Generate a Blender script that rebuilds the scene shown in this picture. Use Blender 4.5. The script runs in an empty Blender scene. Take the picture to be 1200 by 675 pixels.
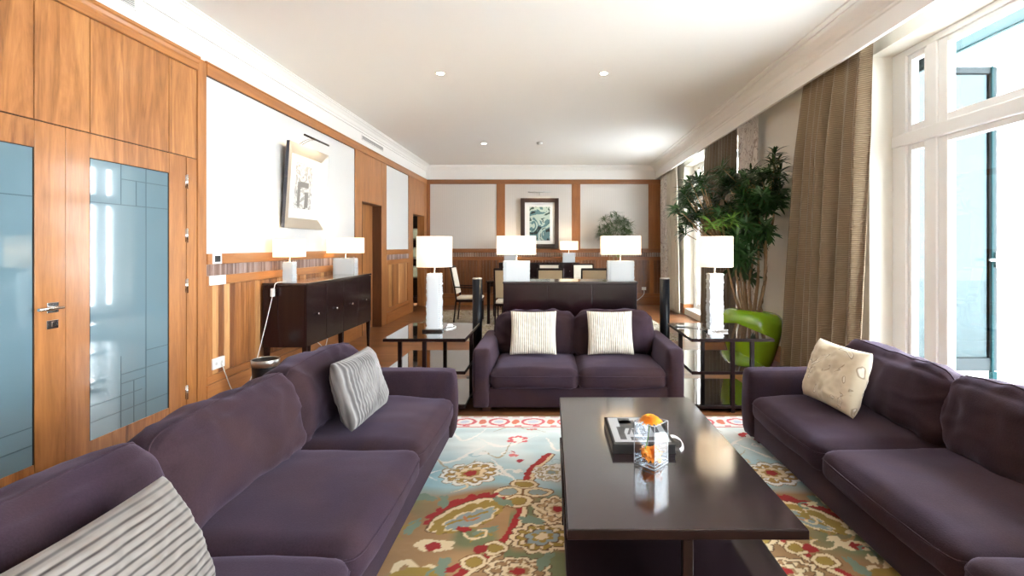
import bpy, bmesh, math, random
import numpy as np
from mathutils import Vector, Matrix, noise as mnoise

C = bpy.context.scene.collection
PI = math.pi
F = 575.0; VX = 645.0; VY = 288.0; EYE = 1.35
def pt(px, py, d):                     # photograph pixel at a depth -> point in the room
    return Vector(((px-VX)*d/F, d, EYE-(py-VY)*d/F))

# ------------------------------------------------------------------ objects
def tag(o, label=None, cat=None, group=None, kind=None):
    if label: o['label'] = label
    if cat: o['category'] = cat
    if group: o['group'] = group
    if kind: o['kind'] = kind
    return o
def empty(name, loc, rz=0.0):
    o = bpy.data.objects.new(name, None); C.objects.link(o)
    o.location = loc; o.rotation_euler = (0, 0, rz); o.empty_display_size = .1
    return o
def obj(name, bm, mats, parent=None, smooth=False, local=False, origin=None):
    """link a bmesh as one object; world coordinates unless local"""
    me = bpy.data.meshes.new(name)
    bmesh.ops.recalc_face_normals(bm, faces=bm.faces)
    o = bpy.data.objects.new(name, me); C.objects.link(o)
    off = Vector((0, 0, 0))
    if not local:
        if parent is not None:
            p = parent
            while p is not None: off += p.location; p = p.parent
        if origin is not None:
            o.location = Vector(origin) - off; off = Vector(origin)
        bmesh.ops.translate(bm, verts=bm.verts, vec=-off)
    if smooth:
        for f in bm.faces: f.smooth = True
    bm.to_mesh(me); bm.free()
    if not isinstance(mats, (list, tuple)): mats = [mats]
    for m in mats: me.materials.append(m)
    if parent is not None: o.parent = parent
    return o
def struct(name, bm, mats, parent=None, **k):
    o = obj(name, bm, mats, parent, **k)
    if parent is None: o['kind'] = 'structure'
    return o
def copy_tree(o, parent=None):
    c = o.copy(); C.objects.link(c)
    if parent is not None: c.parent = parent
    for ch in list(o.children): copy_tree(ch, c)
    return c

# ------------------------------------------------------------------ shapes
def NB(): return bmesh.new()
def box(bm, x0, y0, z0, x1, y1, z1, mi=0, bev=0.0, seg=2, M=None):
    vs = [bm.verts.new(p) for p in ((x0,y0,z0),(x1,y0,z0),(x1,y1,z0),(x0,y1,z0),(x0,y0,z1),(x1,y0,z1),(x1,y1,z1),(x0,y1,z1))]
    fs = [bm.faces.new([vs[i] for i in q]) for q in ((3,2,1,0),(4,5,6,7),(0,1,5,4),(1,2,6,5),(2,3,7,6),(3,0,4,7))]
    for f in fs: f.material_index = mi
    if M is not None:
        for v in vs: v.co = M @ v.co
    if bev > 0:
        es = list({e for f in fs for e in f.edges})
        r = bmesh.ops.bevel(bm, geom=es, offset=bev, segments=seg, profile=0.5, affect='EDGES', clamp_overlap=True)
        for f in r['faces']: f.material_index = mi
def prism(bm, pts, a, b, axis='Y', mi=0):
    """closed 2D outline extruded along an axis between a and b"""
    def m(p, t):
        if axis == 'Y': return (p[0], t, p[1])
        if axis == 'X': return (t, p[0], p[1])
        return (p[0], p[1], t)
    A = [bm.verts.new(m(p, a)) for p in pts]; B = [bm.verts.new(m(p, b)) for p in pts]
    n = len(pts); fs = [bm.faces.new(A), bm.faces.new(B[::-1])]
    for i in range(n): fs.append(bm.faces.new((A[i], A[(i+1)%n], B[(i+1)%n], B[i])))
    for f in fs: f.material_index = mi
def tube(bm, pts, r, n=8, mi=0, cap=True):
    pts = [Vector(p) for p in pts]; rings = []
    up = Vector((0, 0, 1))
    for i, p in enumerate(pts):
        t = (pts[min(i+1, len(pts)-1)] - pts[max(i-1, 0)]).normalized()
        a = t.cross(up)
        if a.length < .1: a = t.cross(Vector((1, 0, 0)))
        a.normalize(); b = t.cross(a).normalized()
        rr = r[i] if isinstance(r, (list, tuple)) else r
        rings.append([bm.verts.new(p + (a*math.cos(k*2*PI/n) + b*math.sin(k*2*PI/n))*rr) for k in range(n)])
    for i in range(len(rings)-1):
        for k in range(n):
            f = bm.faces.new((rings[i][k], rings[i][(k+1)%n], rings[i+1][(k+1)%n], rings[i+1][k])); f.material_index = mi; f.smooth = True
    if cap:
        for rg in (rings[0][::-1], rings[-1]): bm.faces.new(rg).material_index = mi
def lathe(bm, prof, cx, cy, n=32, mi=0, cap=True):
    rings = [[bm.verts.new((cx + r*math.cos(k*2*PI/n), cy + r*math.sin(k*2*PI/n), z)) for k in range(n)] for r, z in prof]
    for i in range(len(rings)-1):
        for k in range(n):
            f = bm.faces.new((rings[i][k], rings[i][(k+1)%n], rings[i+1][(k+1)%n], rings[i+1][k])); f.material_index = mi; f.smooth = True
    if cap:
        bm.faces.new(rings[0][::-1]).material_index = mi; bm.faces.new(rings[-1]).material_index = mi
def spline(P, n=8):
    P = [Vector(p) for p in P]; Q = [P[0]*2-P[1]] + P + [P[-1]*2-P[-2]]; out = []
    for i in range(1, len(Q)-2):
        for k in range(n):
            t = k/n; a, b, c, d = Q[i-1], Q[i], Q[i+1], Q[i+2]
            out.append(.5*((2*b) + (c-a)*t + (2*a-5*b+4*c-d)*t*t + (3*b-a-3*c+d)*t**3))
    out.append(P[-1]); return out

# ------------------------------------------------------------------ materials
def newmat(name):
    m = bpy.data.materials.new(name); m.use_nodes = True
    nt = m.node_tree; nt.nodes.clear()
    out = nt.nodes.new('ShaderNodeOutputMaterial'); return m, nt, out
def N(nt, t, **k):
    n = nt.nodes.new(t)
    for a, v in k.items():
        if hasattr(n, a): setattr(n, a, v)
        else: n.inputs[a].default_value = v
    return n
def L(nt, a, b): nt.links.new(a, b)
def rgb(c): return (c[0], c[1], c[2], 1.0)
def bsdf(nt, out, color=None, rough=.5, **k):
    b = nt.nodes.new('ShaderNodeBsdfPrincipled')
    if color is not None: b.inputs['Base Color'].default_value = rgb(color)
    b.inputs['Roughness'].default_value = rough
    for a, v in k.items():
        b.inputs[a.replace('_', ' ')].default_value = v
    L(nt, b.outputs[0], out.inputs[0]); return b
def mat(name, color, rough=.5, var=0.0, vscale=8.0, bump=0.0, bscale=60.0, **k):
    m, nt, out = newmat(name); b = bsdf(nt, out, color, rough, **k)
    tc = N(nt, 'ShaderNodeTexCoord')
    if var > 0:
        n = N(nt, 'ShaderNodeTexNoise'); n.inputs['Scale'].default_value = vscale; n.inputs['Detail'].default_value = 5
        L(nt, tc.outputs['Object'], n.inputs['Vector'])
        r = N(nt, 'ShaderNodeMapRange'); r.inputs['To Min'].default_value = 1-var; r.inputs['To Max'].default_value = 1+var
        L(nt, n.outputs[0], r.inputs[0])
        mx = N(nt, 'ShaderNodeVectorMath', operation='SCALE'); mx.inputs[0].default_value = color
        L(nt, r.outputs[0], mx.inputs['Scale']); L(nt, mx.outputs[0], b.inputs['Base Color'])
    if bump > 0:
        n = N(nt, 'ShaderNodeTexNoise'); n.inputs['Scale'].default_value = bscale; n.inputs['Detail'].default_value = 4
        L(nt, tc.outputs['Object'], n.inputs['Vector'])
        bp = N(nt, 'ShaderNodeBump'); bp.inputs['Strength'].default_value = bump; bp.inputs['Distance'].default_value = .004
        L(nt, n.outputs[0], bp.inputs['Height']); L(nt, bp.outputs[0], b.inputs['Normal'])
    return m
def wood(name, stops, rough=.35, grain='Z', plank=0.0, pvar=.25, gs=1.0, coat=0.0, offset=0.0, wave=True, seam=0.0, plank_len=0.0, spec=.5):
    """grain runs along one world axis; planks lie side by side across it"""
    m, nt, out = newmat(name); b = bsdf(nt, out, None, rough, Coat_Weight=coat, Coat_Roughness=.12, Specular_IOR_Level=spec)
    g = N(nt, 'ShaderNodeNewGeometry'); s = N(nt, 'ShaderNodeSeparateXYZ'); L(nt, g.outputs['Position'], s.inputs[0])
    def mth(op, a, c=None):
        n = N(nt, 'ShaderNodeMath', operation=op)
        for i, q in enumerate((a, c)):
            if q is None: continue
            if isinstance(q, (int, float)): n.inputs[i].default_value = q
            else: L(nt, q, n.inputs[i])
        return n.outputs[0]
    X, Y, Z = s.outputs
    if grain == 'Z': along = Z; across = mth('ADD', X, Y)
    elif grain == 'X': along = X; across = mth('ADD', Y, Z)
    else: along = Y; across = mth('ADD', X, Z)
    pid = None
    if plank > 0:
        pid = mth('FLOOR', mth('DIVIDE', mth('ADD', across, offset), plank))
        if plank_len > 0:
            sh = mth('MULTIPLY', mth('SINE', mth('MULTIPLY', pid, 12.9898)), 43.7)
            pid2 = mth('FLOOR', mth('DIVIDE', mth('ADD', along, sh), plank_len))
            pidc = mth('ADD', mth('MULTIPLY', pid, 7.31), mth('MULTIPLY', pid2, 3.77))
        else: pidc = pid
    cv = N(nt, 'ShaderNodeCombineXYZ')
    L(nt, mth('MULTIPLY', across, 9.0*gs), cv.inputs[0])
    L(nt, mth('MULTIPLY', along, .9*gs), cv.inputs[1])
    if plank > 0: L(nt, mth('MULTIPLY', pidc, 5.3), cv.inputs[2])
    n1 = N(nt, 'ShaderNodeTexNoise'); n1.inputs['Scale'].default_value = 1.3; n1.inputs['Detail'].default_value = 7
    n1.inputs['Roughness'].default_value = .62; n1.inputs['Distortion'].default_value = 1.1 if wave else .3
    L(nt, cv.outputs[0], n1.inputs['Vector'])
    n2 = N(nt, 'ShaderNodeTexNoise'); n2.inputs['Scale'].default_value = 9; n2.inputs['Detail'].default_value = 4
    L(nt, cv.outputs[0], n2.inputs['Vector'])
    v = mth('ADD', mth('MULTIPLY', n1.outputs[0], .8), mth('MULTIPLY', n2.outputs[0], .2))
    if plank > 0:
        wn = N(nt, 'ShaderNodeTexWhiteNoise', noise_dimensions='1D'); L(nt, pidc, wn.inputs['W'])
        v = mth('ADD', v, mth('MULTIPLY', mth('SUBTRACT', wn.outputs[0], .5), pvar))
    cr = N(nt, 'ShaderNodeValToRGB'); L(nt, v, cr.inputs[0])
    while len(cr.color_ramp.elements) < len(stops): cr.color_ramp.elements.new(.5)
    for e, (p, c) in zip(cr.color_ramp.elements, stops): e.position = p; e.color = rgb(c)
    col = cr.outputs[0]
    if seam > 0 and plank > 0:
        fr = mth('FRACT', mth('DIVIDE', mth('ADD', across, offset), plank))
        k = mth('LESS_THAN', fr, seam)
        mx = N(nt, 'ShaderNodeMix', data_type='RGBA'); L(nt, k, mx.inputs[0]); L(nt, col, mx.inputs[6]); mx.inputs[7].default_value = rgb([q*.35 for q in stops[0][1]])
        col = mx.outputs[2]
    L(nt, col, b.inputs['Base Color'])
    return m
def glass(name, tint=(1, 1, 1), refl=1.0, rough=0.0):
    m, nt, out = newmat(name)
    t = N(nt, 'ShaderNodeBsdfTransparent'); t.inputs[0].default_value = rgb(tint)
    g = N(nt, 'ShaderNodeBsdfGlossy'); g.inputs['Roughness'].default_value = rough
    fr = N(nt, 'ShaderNodeLayerWeight'); fr.inputs[0].default_value = .5
    pw = N(nt, 'ShaderNodeMath', operation='POWER'); pw.inputs[1].default_value = 5; L(nt, fr.outputs['Facing'], pw.inputs[0])
    mu = N(nt, 'ShaderNodeMath', operation='MULTIPLY_ADD'); mu.inputs[1].default_value = .6*refl; mu.inputs[2].default_value = .04*refl; L(nt, pw.outputs[0], mu.inputs[0])
    mx = N(nt, 'ShaderNodeMixShader'); L(nt, mu.outputs[0], mx.inputs[0]); L(nt, t.outputs[0], mx.inputs[1]); L(nt, g.outputs[0], mx.inputs[2])
    L(nt, mx.outputs[0], out.inputs[0]); return m
def shade_mat(name, color, emit):
    m, nt, out = newmat(name)
    d = N(nt, 'ShaderNodeBsdfDiffuse'); d.inputs[0].default_value = rgb(color)
    t = N(nt, 'ShaderNodeBsdfTranslucent'); t.inputs[0].default_value = rgb(color)
    mx = N(nt, 'ShaderNodeMixShader'); mx.inputs[0].default_value = .5; L(nt, d.outputs[0], mx.inputs[1]); L(nt, t.outputs[0], mx.inputs[2])
    e = N(nt, 'ShaderNodeEmission'); e.inputs[0].default_value = rgb(color); e.inputs[1].default_value = emit
    a = N(nt, 'ShaderNodeAddShader'); L(nt, mx.outputs[0], a.inputs[0]); L(nt, e.outputs[0], a.inputs[1])
    L(nt, a.outputs[0], out.inputs[0]); return m
def fabric(name, color, sheen=.5, tint=(.7, .6, .8), weave=500, var=.18, bump=.25, nap=None):
    m, nt, out = newmat(name); b = bsdf(nt, out, color, .85, Sheen_Weight=sheen, Sheen_Roughness=.45, Sheen_Tint=rgb(tint), Specular_IOR_Level=.15)
    tc = N(nt, 'ShaderNodeTexCoord')
    n = N(nt, 'ShaderNodeTexNoise'); n.inputs['Scale'].default_value = 5; n.inputs['Detail'].default_value = 6; L(nt, tc.outputs['Object'], n.inputs['Vector'])
    n2 = N(nt, 'ShaderNodeTexNoise'); n2.inputs['Scale'].default_value = weave; n2.inputs['Detail'].default_value = 2; L(nt, tc.outputs['Object'], n2.inputs['Vector'])
    ad = N(nt, 'ShaderNodeMath', operation='ADD'); L(nt, n.outputs[0], ad.inputs[0]); L(nt, n2.outputs[0], ad.inputs[1])
    r = N(nt, 'ShaderNodeMapRange'); r.inputs['From Max'].default_value = 2; r.inputs['To Min'].default_value = 1-2*var; r.inputs['To Max'].default_value = 1+2*var
    L(nt, ad.outputs[0], r.inputs[0])
    mx = N(nt, 'ShaderNodeVectorMath', operation='SCALE'); mx.inputs[0].default_value = color
    if nap:
        n3 = N(nt, 'ShaderNodeTexNoise'); n3.inputs['Scale'].default_value = 2.3; n3.inputs['Detail'].default_value = 3; n3.inputs['Distortion'].default_value = .8; L(nt, tc.outputs['Object'], n3.inputs['Vector'])
        rr = N(nt, 'ShaderNodeMapRange'); rr.inputs['From Min'].default_value = .38; rr.inputs['From Max'].default_value = .62; L(nt, n3.outputs[0], rr.inputs[0])
        cm = N(nt, 'ShaderNodeMix', data_type='RGBA'); L(nt, rr.outputs[0], cm.inputs[0]); cm.inputs[6].default_value = rgb(color); cm.inputs[7].default_value = rgb(nap); L(nt, cm.outputs[2], mx.inputs[0])
    L(nt, r.outputs[0], mx.inputs['Scale']); L(nt, mx.outputs[0], b.inputs['Base Color'])
    bp = N(nt, 'ShaderNodeBump'); bp.inputs['Strength'].default_value = bump; bp.inputs['Distance'].default_value = .002
    L(nt, n2.outputs[0], bp.inputs['Height']); L(nt, bp.outputs[0], b.inputs['Normal'])
    return m
def bands(name, axis, period, c1, c2, sharp=.5, rough=.8, distort=0.0, relief=.5, line=1.0, **k):
    """two colours alternating along an object axis (woven ribs)"""
    m, nt, out = newmat(name); b = bsdf(nt, out, None, rough, **k)
    tc = N(nt, 'ShaderNodeTexCoord'); s = N(nt, 'ShaderNodeSeparateXYZ'); L(nt, tc.outputs['Object'], s.inputs[0])
    n = N(nt, 'ShaderNodeTexNoise'); n.inputs['Scale'].default_value = 6; L(nt, tc.outputs['Object'], n.inputs['Vector'])
    a = N(nt, 'ShaderNodeMath', operation='MULTIPLY_ADD'); L(nt, n.outputs[0], a.inputs[0]); a.inputs[1].default_value = distort; L(nt, s.outputs[axis], a.inputs[2])
    d = N(nt, 'ShaderNodeMath', operation='MULTIPLY'); L(nt, a.outputs[0], d.inputs[0]); d.inputs[1].default_value = 2*PI/period
    si = N(nt, 'ShaderNodeMath', operation='SINE'); L(nt, d.outputs[0], si.inputs[0])
    cr = N(nt, 'ShaderNodeMapRange'); cr.inputs['From Min'].default_value = -1; cr.inputs['From Max'].default_value = line; L(nt, si.outputs[0], cr.inputs[0])
    mx = N(nt, 'ShaderNodeMix', data_type='RGBA'); L(nt, cr.outputs[0], mx.inputs[0]); mx.inputs[6].default_value = rgb(c1); mx.inputs[7].default_value = rgb(c2)
    L(nt, mx.outputs[2], b.inputs['Base Color'])
    bp = N(nt, 'ShaderNodeBump'); bp.inputs['Strength'].default_value = relief; bp.inputs['Distance'].default_value = .004
    L(nt, si.outputs[0], bp.inputs['Height']); L(nt, bp.outputs[0], b.inputs['Normal'])
    return m

HONEY = [(.26, (.14, .047, .013)), (.48, (.39, .155, .047)), (.74, (.6, .28, .096))]
M = {}
M['veneer'] = wood('honey_walnut_veneer', HONEY, .3, 'Z', plank=.42, pvar=.12, coat=.25)
M['frame_v'] = wood('honey_wood_upright', [(.3, (.28, .102, .029)), (.7, (.53, .225, .073))], .3, 'Z', coat=.25)
M['frame_h'] = wood('honey_wood_rail', [(.3, (.32, .115, .032)), (.7, (.52, .215, .068))], .3, 'Y', coat=.25)
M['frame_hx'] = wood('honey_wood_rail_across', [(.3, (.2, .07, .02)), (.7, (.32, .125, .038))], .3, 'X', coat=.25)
M['planks'] = wood('mixed_plank_panelling', [(.22, (.2, .068, .019)), (.5, (.42, .17, .054)), (.78, (.68, .37, .15))], .35, 'Z', plank=.075, pvar=.55, coat=.15)
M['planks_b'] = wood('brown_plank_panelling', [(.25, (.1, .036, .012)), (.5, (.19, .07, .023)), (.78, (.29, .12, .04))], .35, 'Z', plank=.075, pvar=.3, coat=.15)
M['reed'] = wood('rosy_reeded_band', [(.25, (.2, .11, .08)), (.5, (.33, .2, .16)), (.78, (.46, .34, .3))], .35, 'Z', plank=.022, pvar=.6)
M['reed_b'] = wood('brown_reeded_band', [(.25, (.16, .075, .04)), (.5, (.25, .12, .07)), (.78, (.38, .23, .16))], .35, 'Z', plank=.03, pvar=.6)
M['jamb'] = wood('dark_brown_jamb', [(.3, (.08, .028, .009)), (.7, (.14, .05, .016))], .4, 'Z')  # dark brown wood of the door lining
M['floor'] = wood('oak_plank_floor', [(.22, (.12, .045, .016)), (.5, (.22, .088, .033)), (.78, (.33, .145, .06))], .28, 'X', plank=.085, pvar=.35, gs=.8, coat=.3, seam=.03, plank_len=1.1, wave=False)
M['gap'] = mat('dark_gap', (.02, .01, .006), .8)
M['ceiling'] = mat('ceiling_paint', (.86, .85, .83), .9, bump=.02)
M['plaster'] = mat('white_plaster', (.88, .87, .85), .8, bump=.02)
M['cream'] = mat('cream_wall_paint', (.74, .7, .62), .8, bump=.02)
M['wallcloth'] = bands('pale_wall_cloth', 2, .006, (.68, .675, .67), (.72, .715, .71), rough=.9, relief=.03)
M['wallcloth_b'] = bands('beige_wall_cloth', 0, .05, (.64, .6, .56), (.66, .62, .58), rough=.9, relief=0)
M['white_wood'] = mat('white_window_paint', (.88, .88, .87), .35)
M['vent'] = mat('vent_grey', (.62, .62, .6), .5)
M['vent_dark'] = mat('vent_slot', (.16, .16, .16), .7)
M['pane'] = glass('clear_window_glass', (.97, .99, 1.0), 1.0)
M['pane_blue'] = glass('blue_tinted_glass', (.15, .18, .188), .3, .02)
M['frost'] = mat('frosted_blue_glass', (.15, .235, .28), .07, var=.12, vscale=1.5, Coat_Weight=1.0, Coat_Roughness=.02, IOR=1.55)
M['etch'] = mat('etched_line', (.03, .08, .11), .3)
M['teal'] = mat('teal_painted_metal', (.008, .03, .034), .6, Specular_IOR_Level=.05)
M['steel'] = mat('brushed_steel', (.5, .49, .48), .35, Metallic=1.0)
M['chrome'] = mat('polished_chrome', (.8, .8, .8), .1, Metallic=1.0)
M['white_plastic'] = mat('white_plastic', (.85, .85, .84), .35)
M['black_plastic'] = mat('black_plastic', (.005, .005, .006), .35)
M['sofa'] = fabric('aubergine_velvet', (.0265, .0145, .0235), .22, (.45, .38, .58), nap=(.034, .0165, .0185), weave=170, var=.34, bump=.35)
M['foot'] = mat('dark_wood_foot', (.06, .02, .014), .35)
M['lacquer'] = wood('aubergine_lacquered_wood', [(.3, (.008, .0025, .0035)), (.7, (.016, .0042, .0065))], .2, 'Z', plank=.27, pvar=.3, coat=.25, spec=.35)
M['lacquer_top'] = wood('dark_lacquered_top', [(.3, (.014, .008, .010)), (.7, (.024, .0135, .017))], .12, 'Y', coat=1.0)
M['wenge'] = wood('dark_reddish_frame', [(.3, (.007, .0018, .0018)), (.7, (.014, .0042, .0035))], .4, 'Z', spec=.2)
M['table_glass'] = mat('black_glass_top', (.008, .007, .008), .05, Coat_Weight=1.0, Coat_Roughness=.02, IOR=1.6)
M['cream_fabric'] = fabric('cream_upholstery', (.72, .66, .56), .2, (1, 1, 1), 400, .08)
M['beige_fabric'] = fabric('beige_weave', (.5, .4, .26), .2, (1, 1, 1), 400, .1)
M['lamp_shade'] = shade_mat('white_linen_shade', (.95, .88, .76), .15)
M['lamp_glass'] = mat('frosted_stacked_glass', (.86, .9, .93), .25, Transmission_Weight=.35, Subsurface_Weight=.0, IOR=1.3)
M['bulb'] = shade_mat('warm_bulb', (1, .85, .6), 4.0)
M['spot'] = shade_mat('downlight_lens', (1, .97, .9), 12.0)
M['pot'] = mat('lime_green_glaze', (.2, .36, .01), .16, Coat_Weight=.6)
M['soil'] = mat('potting_soil', (.03, .018, .01), .95, bump=.6)
M['bark'] = mat('pale_brown_bark', (.3, .19, .1), .8, var=.25, vscale=30, bump=.4)
M['leaf'] = mat('dark_green_leaf', (.022, .07, .014), .32, var=.55, vscale=7)
M['leaf_new'] = mat('fresh_green_leaf', (.13, .26, .03), .4, var=.4, vscale=7)
M['curtain'] = bands('gold_brown_ribbed_curtain', 2, .016, (.15, .1, .053), (.29, .21, .125), rough=.6, distort=.02, Sheen_Weight=.3)
M['curtain_far'] = bands('taupe_curtain', 2, .016, (.11, .08, .05), (.16, .12, .08), rough=.7, distort=.02, Sheen_Weight=.3)
M['curtain_beige'] = bands('beige_curtain', 2, .016, (.5, .45, .36), (.6, .54, .44), rough=.7, distort=.02)
M['art_white'] = mat('white_mount', (.85, .85, .84), .7)
M['champagne'] = mat('champagne_silver_frame', (.55, .49, .42), .35, Metallic=.6)
M['frame_dark'] = mat('espresso_frame', (.035, .018, .014), .3)
M['art_frame_side'] = mat('slate_frame_side', (.05, .05, .065), .4)
M['orange'] = mat('orange_petals', (.9, .32, .02), .5, var=.25, vscale=30)
M['stem'] = mat('green_stem', (.08, .2, .03), .5)
M['ribbon'] = mat('white_satin', (.85, .85, .86), .4)
M['pages'] = mat('book_pages', (.7, .68, .64), .8)
M['book_black'] = mat('black_book_cloth', (.012, .012, .013), .4)
M['book_grey'] = mat('grey_print', (.05, .05, .055), .4)
M['book_white'] = mat('white_print', (.36, .37, .38), .4)
M['terrace'] = mat('pale_terrace_stone', (.8, .8, .78), .8)
M['closet'] = mat('closet_gloom', (.05, .035, .025), .9)  # gloom of the unlit closet put into its wall colour
M['blanket'] = fabric('olive_wool', (.2, .19, .12), .3)

m, nt, out = newmat('clear_vase_glass')
M['vase'] = glass('clear_vase_glass', (.97, .985, 1), 1.6); M['vase_edge'] = mat('glass_edge_glint', (.75, .8, .85), .1, Transmission_Weight=.5)
m, nt, out = newmat('patterned_curtain')      # pale cloth with brown scroll marks
b = bsdf(nt, out, None, .8)
tc = N(nt, 'ShaderNodeTexCoord'); mp = N(nt, 'ShaderNodeMapping'); mp.inputs['Scale'].default_value = (1, 1, .45); L(nt, tc.outputs['Object'], mp.inputs[0])
nz = N(nt, 'ShaderNodeTexNoise'); nz.inputs['Scale'].default_value = 11; nz.inputs['Detail'].default_value = 1; nz.inputs['Distortion'].default_value = 2.5; L(nt, mp.outputs[0], nz.inputs['Vector'])
cr = N(nt, 'ShaderNodeValToRGB'); L(nt, nz.outputs[0], cr.inputs[0])
for p in (.5, .53, .57): cr.color_ramp.elements.new(p)
for e, (p, c) in zip(cr.color_ramp.elements, ((0, (.62, .57, .52)), (.46, (.62, .57, .52)), (.5, (.26, .2, .17)), (.55, (.62, .57, .52)), (1, (.66, .61, .56)))): e.position = p; e.color = rgb(c)
L(nt, cr.outputs[0], b.inputs['Base Color']); M['patterned'] = m
def speckle(name, cols, scale, rough=.95):
    m, nt, out = newmat(name); b = bsdf(nt, out, None, rough)
    tc = N(nt, 'ShaderNodeTexCoord')
    v = N(nt, 'ShaderNodeTexNoise'); v.inputs['Scale'].default_value = scale; v.inputs['Detail'].default_value = 3; v.inputs['Distortion'].default_value = 1.5
    L(nt, tc.outputs['Object'], v.inputs['Vector'])
    cr = N(nt, 'ShaderNodeValToRGB'); cr.color_ramp.interpolation = 'CONSTANT'; L(nt, v.outputs[0], cr.inputs[0])
    while len(cr.color_ramp.elements) < len(cols): cr.color_ramp.elements.new(.5)
    for i, (e, c) in enumerate(zip(cr.color_ramp.elements, cols)): e.position = .28 + .45*i/len(cols) if i else 0; e.color = rgb(c)
    L(nt, cr.outputs[0], b.inputs['Base Color']); return m
M['rug_dining'] = speckle('speckled_dining_rug', [(.12, .09, .05), (.5, .45, .36), (.22, .18, .08), (.55, .5, .42), (.12, .07, .06), (.45, .36, .2)], 9)
M['art_grey'] = speckle('grey_abstract_print', [(.2, .19, .18), (.42, .41, .4), (.6, .6, .58), (.34, .33, .32), (.66, .65, .63)], 6)
M['art_teal'] = speckle('teal_abstract_print', [(.02, .03, .03), (.1, .2, .22), (.45, .55, .5), (.05, .09, .08), (.6, .66, .62)], 3)
M['petal_marks'] = speckle('embroidered_cream', [(.72, .64, .5)]*2, 9)

# ------------------------------------------------------------------ the room
XL, XR, DB, D0, ZC = -2.824, 2.66, 11.2, -3.4, 3.18     # side walls, far wall, wall behind the camera, ceiling
ZW = 2.858                                              # top of the panelling
bm = NB(); box(bm, -4.6, D0-.2, -.12, XR+.45, DB+1.2, 0); struct('floor', bm, M['floor'])
bm = NB(); box(bm, XL-.3, D0-.2, ZC, XR+.45, DB+.2, ZC+.15); struct('ceiling', bm, M['ceiling'])
# left wall with two door openings
LW = XL-.016
bm = NB()
O1 = (7.33, 8.2); O2 = (10.05, 10.97)
for y0, y1 in ((D0, O1[0]), (O1[1], O2[0]), (O2[1], DB+.2)): box(bm, LW-.13, y0, 0, LW, y1, ZC)
for y0, y1 in (O1, O2): box(bm, LW-.13, y0, 2.02, LW, y1, ZC)
wl = struct('wall_left', bm, M['plaster'])
bm = NB(); box(bm, LW-.13, DB, 0, XR+.45, DB+.2, ZC); wb = struct('wall_back', bm, M['plaster'])
bm = NB(); box(bm, XL-.3, D0-.2, 0, XR+.45, D0, ZC); struct('wall_front', bm, M['cream'])
# right wall with three window openings
WO = [(-2.7, .2), (.8, 4.09), (6.5, 9.75)]; WT = 2.92; WB = .1
bm = NB(); ys = D0
for a, b_ in WO:
    box(bm, XR, ys, 0, XR+.30, a, ZC); box(bm, XR, a, WT, XR+.30, b_, ZC); box(bm, XR, a, 0, XR+.30, b_, WB); ys = b_
box(bm, XR, ys, 0, XR+.30, DB, ZC)
wr = struct('wall_right', bm, M['cream'])

# cornices: left, far, and the curtain pelmet with its cove
def cornice(prof, a, b, axis, name, m=M['plaster']):
    bm = NB(); prism(bm, prof, a, b, axis); return struct(name, bm, m)
cp = [(0, 3.05), (.018, 3.05), (.018, 3.075), (.03, 3.085), (.05, 3.12), (.085, 3.15), (.10, 3.155), (.10, 3.168), (.114, 3.168), (.114, 3.18), (0, 3.18)]
cornice([(LW+x, z) for x, z in cp], D0, DB, 'Y', 'trim_1')
cornice([(DB-x, z) for x, z in cp], LW, 2.42, 'X', 'trim_2')
pel = [(2.40, 2.88), (2.40, 3.02), (2.392, 3.03), (2.392, 3.05), (2.37, 3.06), (2.35, 3.10), (2.30, 3.14), (2.27, 3.15), (2.27, 3.165), (2.22, 3.165), (2.22, 3.18), (2.43, 3.18), (2.43, 2.88)]
cornice(pel, D0, DB, 'Y', 'trim_3', M['ceiling'])

# window fillings
def window(idx, y0, y1):
    xi = 2.86; xo = 2.93
    bm = NB(); box(bm, xi-.01, y0, WB, xo+.02, y0+.15, WT, bev=.004); box(bm, xi-.01, y1-.15, WB, xo+.02, y1, WT, bev=.004)
    box(bm, xi-.008, y0+.151, WT-.05, xo+.018, y1-.151, WT, bev=.004); box(bm, xi-.008, y0+.151, WB, xo+.018, y1-.151, WB+.06, bev=.004)
    sl = .36; ym = (y0+y1)/2
    posts = [y0+sl+.05, ym, y1-sl-.05]
    for p in posts: box(bm, xi-.005, p-.05, WB, xo+.02, p+.05, WT, bev=.006)
    box(bm, xi-.022, y0+.001, 2.155, xo+.024, y1-.001, 2.255, bev=.01)
    root = struct('window_%d' % idx, bm, M['white_wood'], origin=((xi+xo)/2, ym, WB))
    cells = [(y0+.15, posts[0]-.05), (posts[0]+.05, posts[1]-.05), (posts[1]+.05, posts[2]-.05), (posts[2]+.05, y1-.15)]
    for a, b_ in cells:
        for z0, z1 in ((WB+.06, 2.155), (2.255, WT-.05)):
            t = .04 if b_-a < .4 else .085
            s = NB()
            for q in ((a, z0, a+t, z1), (b_-t, z0, b_, z1), (a+t+.0005, z0, b_-t-.0005, z0+.06), (a+t+.0005, z1-.045, b_-t-.0005, z1)):
                box(s, xi+.01, q[0], q[1], xo, q[2], q[3], bev=.006)
            sash = obj('sash', s, M['white_wood'], root)
            g = NB(); box(g, xi+.035, a+t-.005, z0+.05, xi+.041, b_-t+.005, z1-.04); obj('glass_pane', g, M['pane'], sash)
    return root
for i, (a, b_) in enumerate(WO): window(i+1, a, b_)
bm = NB()
for a, b_ in WO: box(bm, XR+.002, a, WB, 2.86, b_, WB+.02)
struct('trim_4', bm, M['white_wood'])
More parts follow.
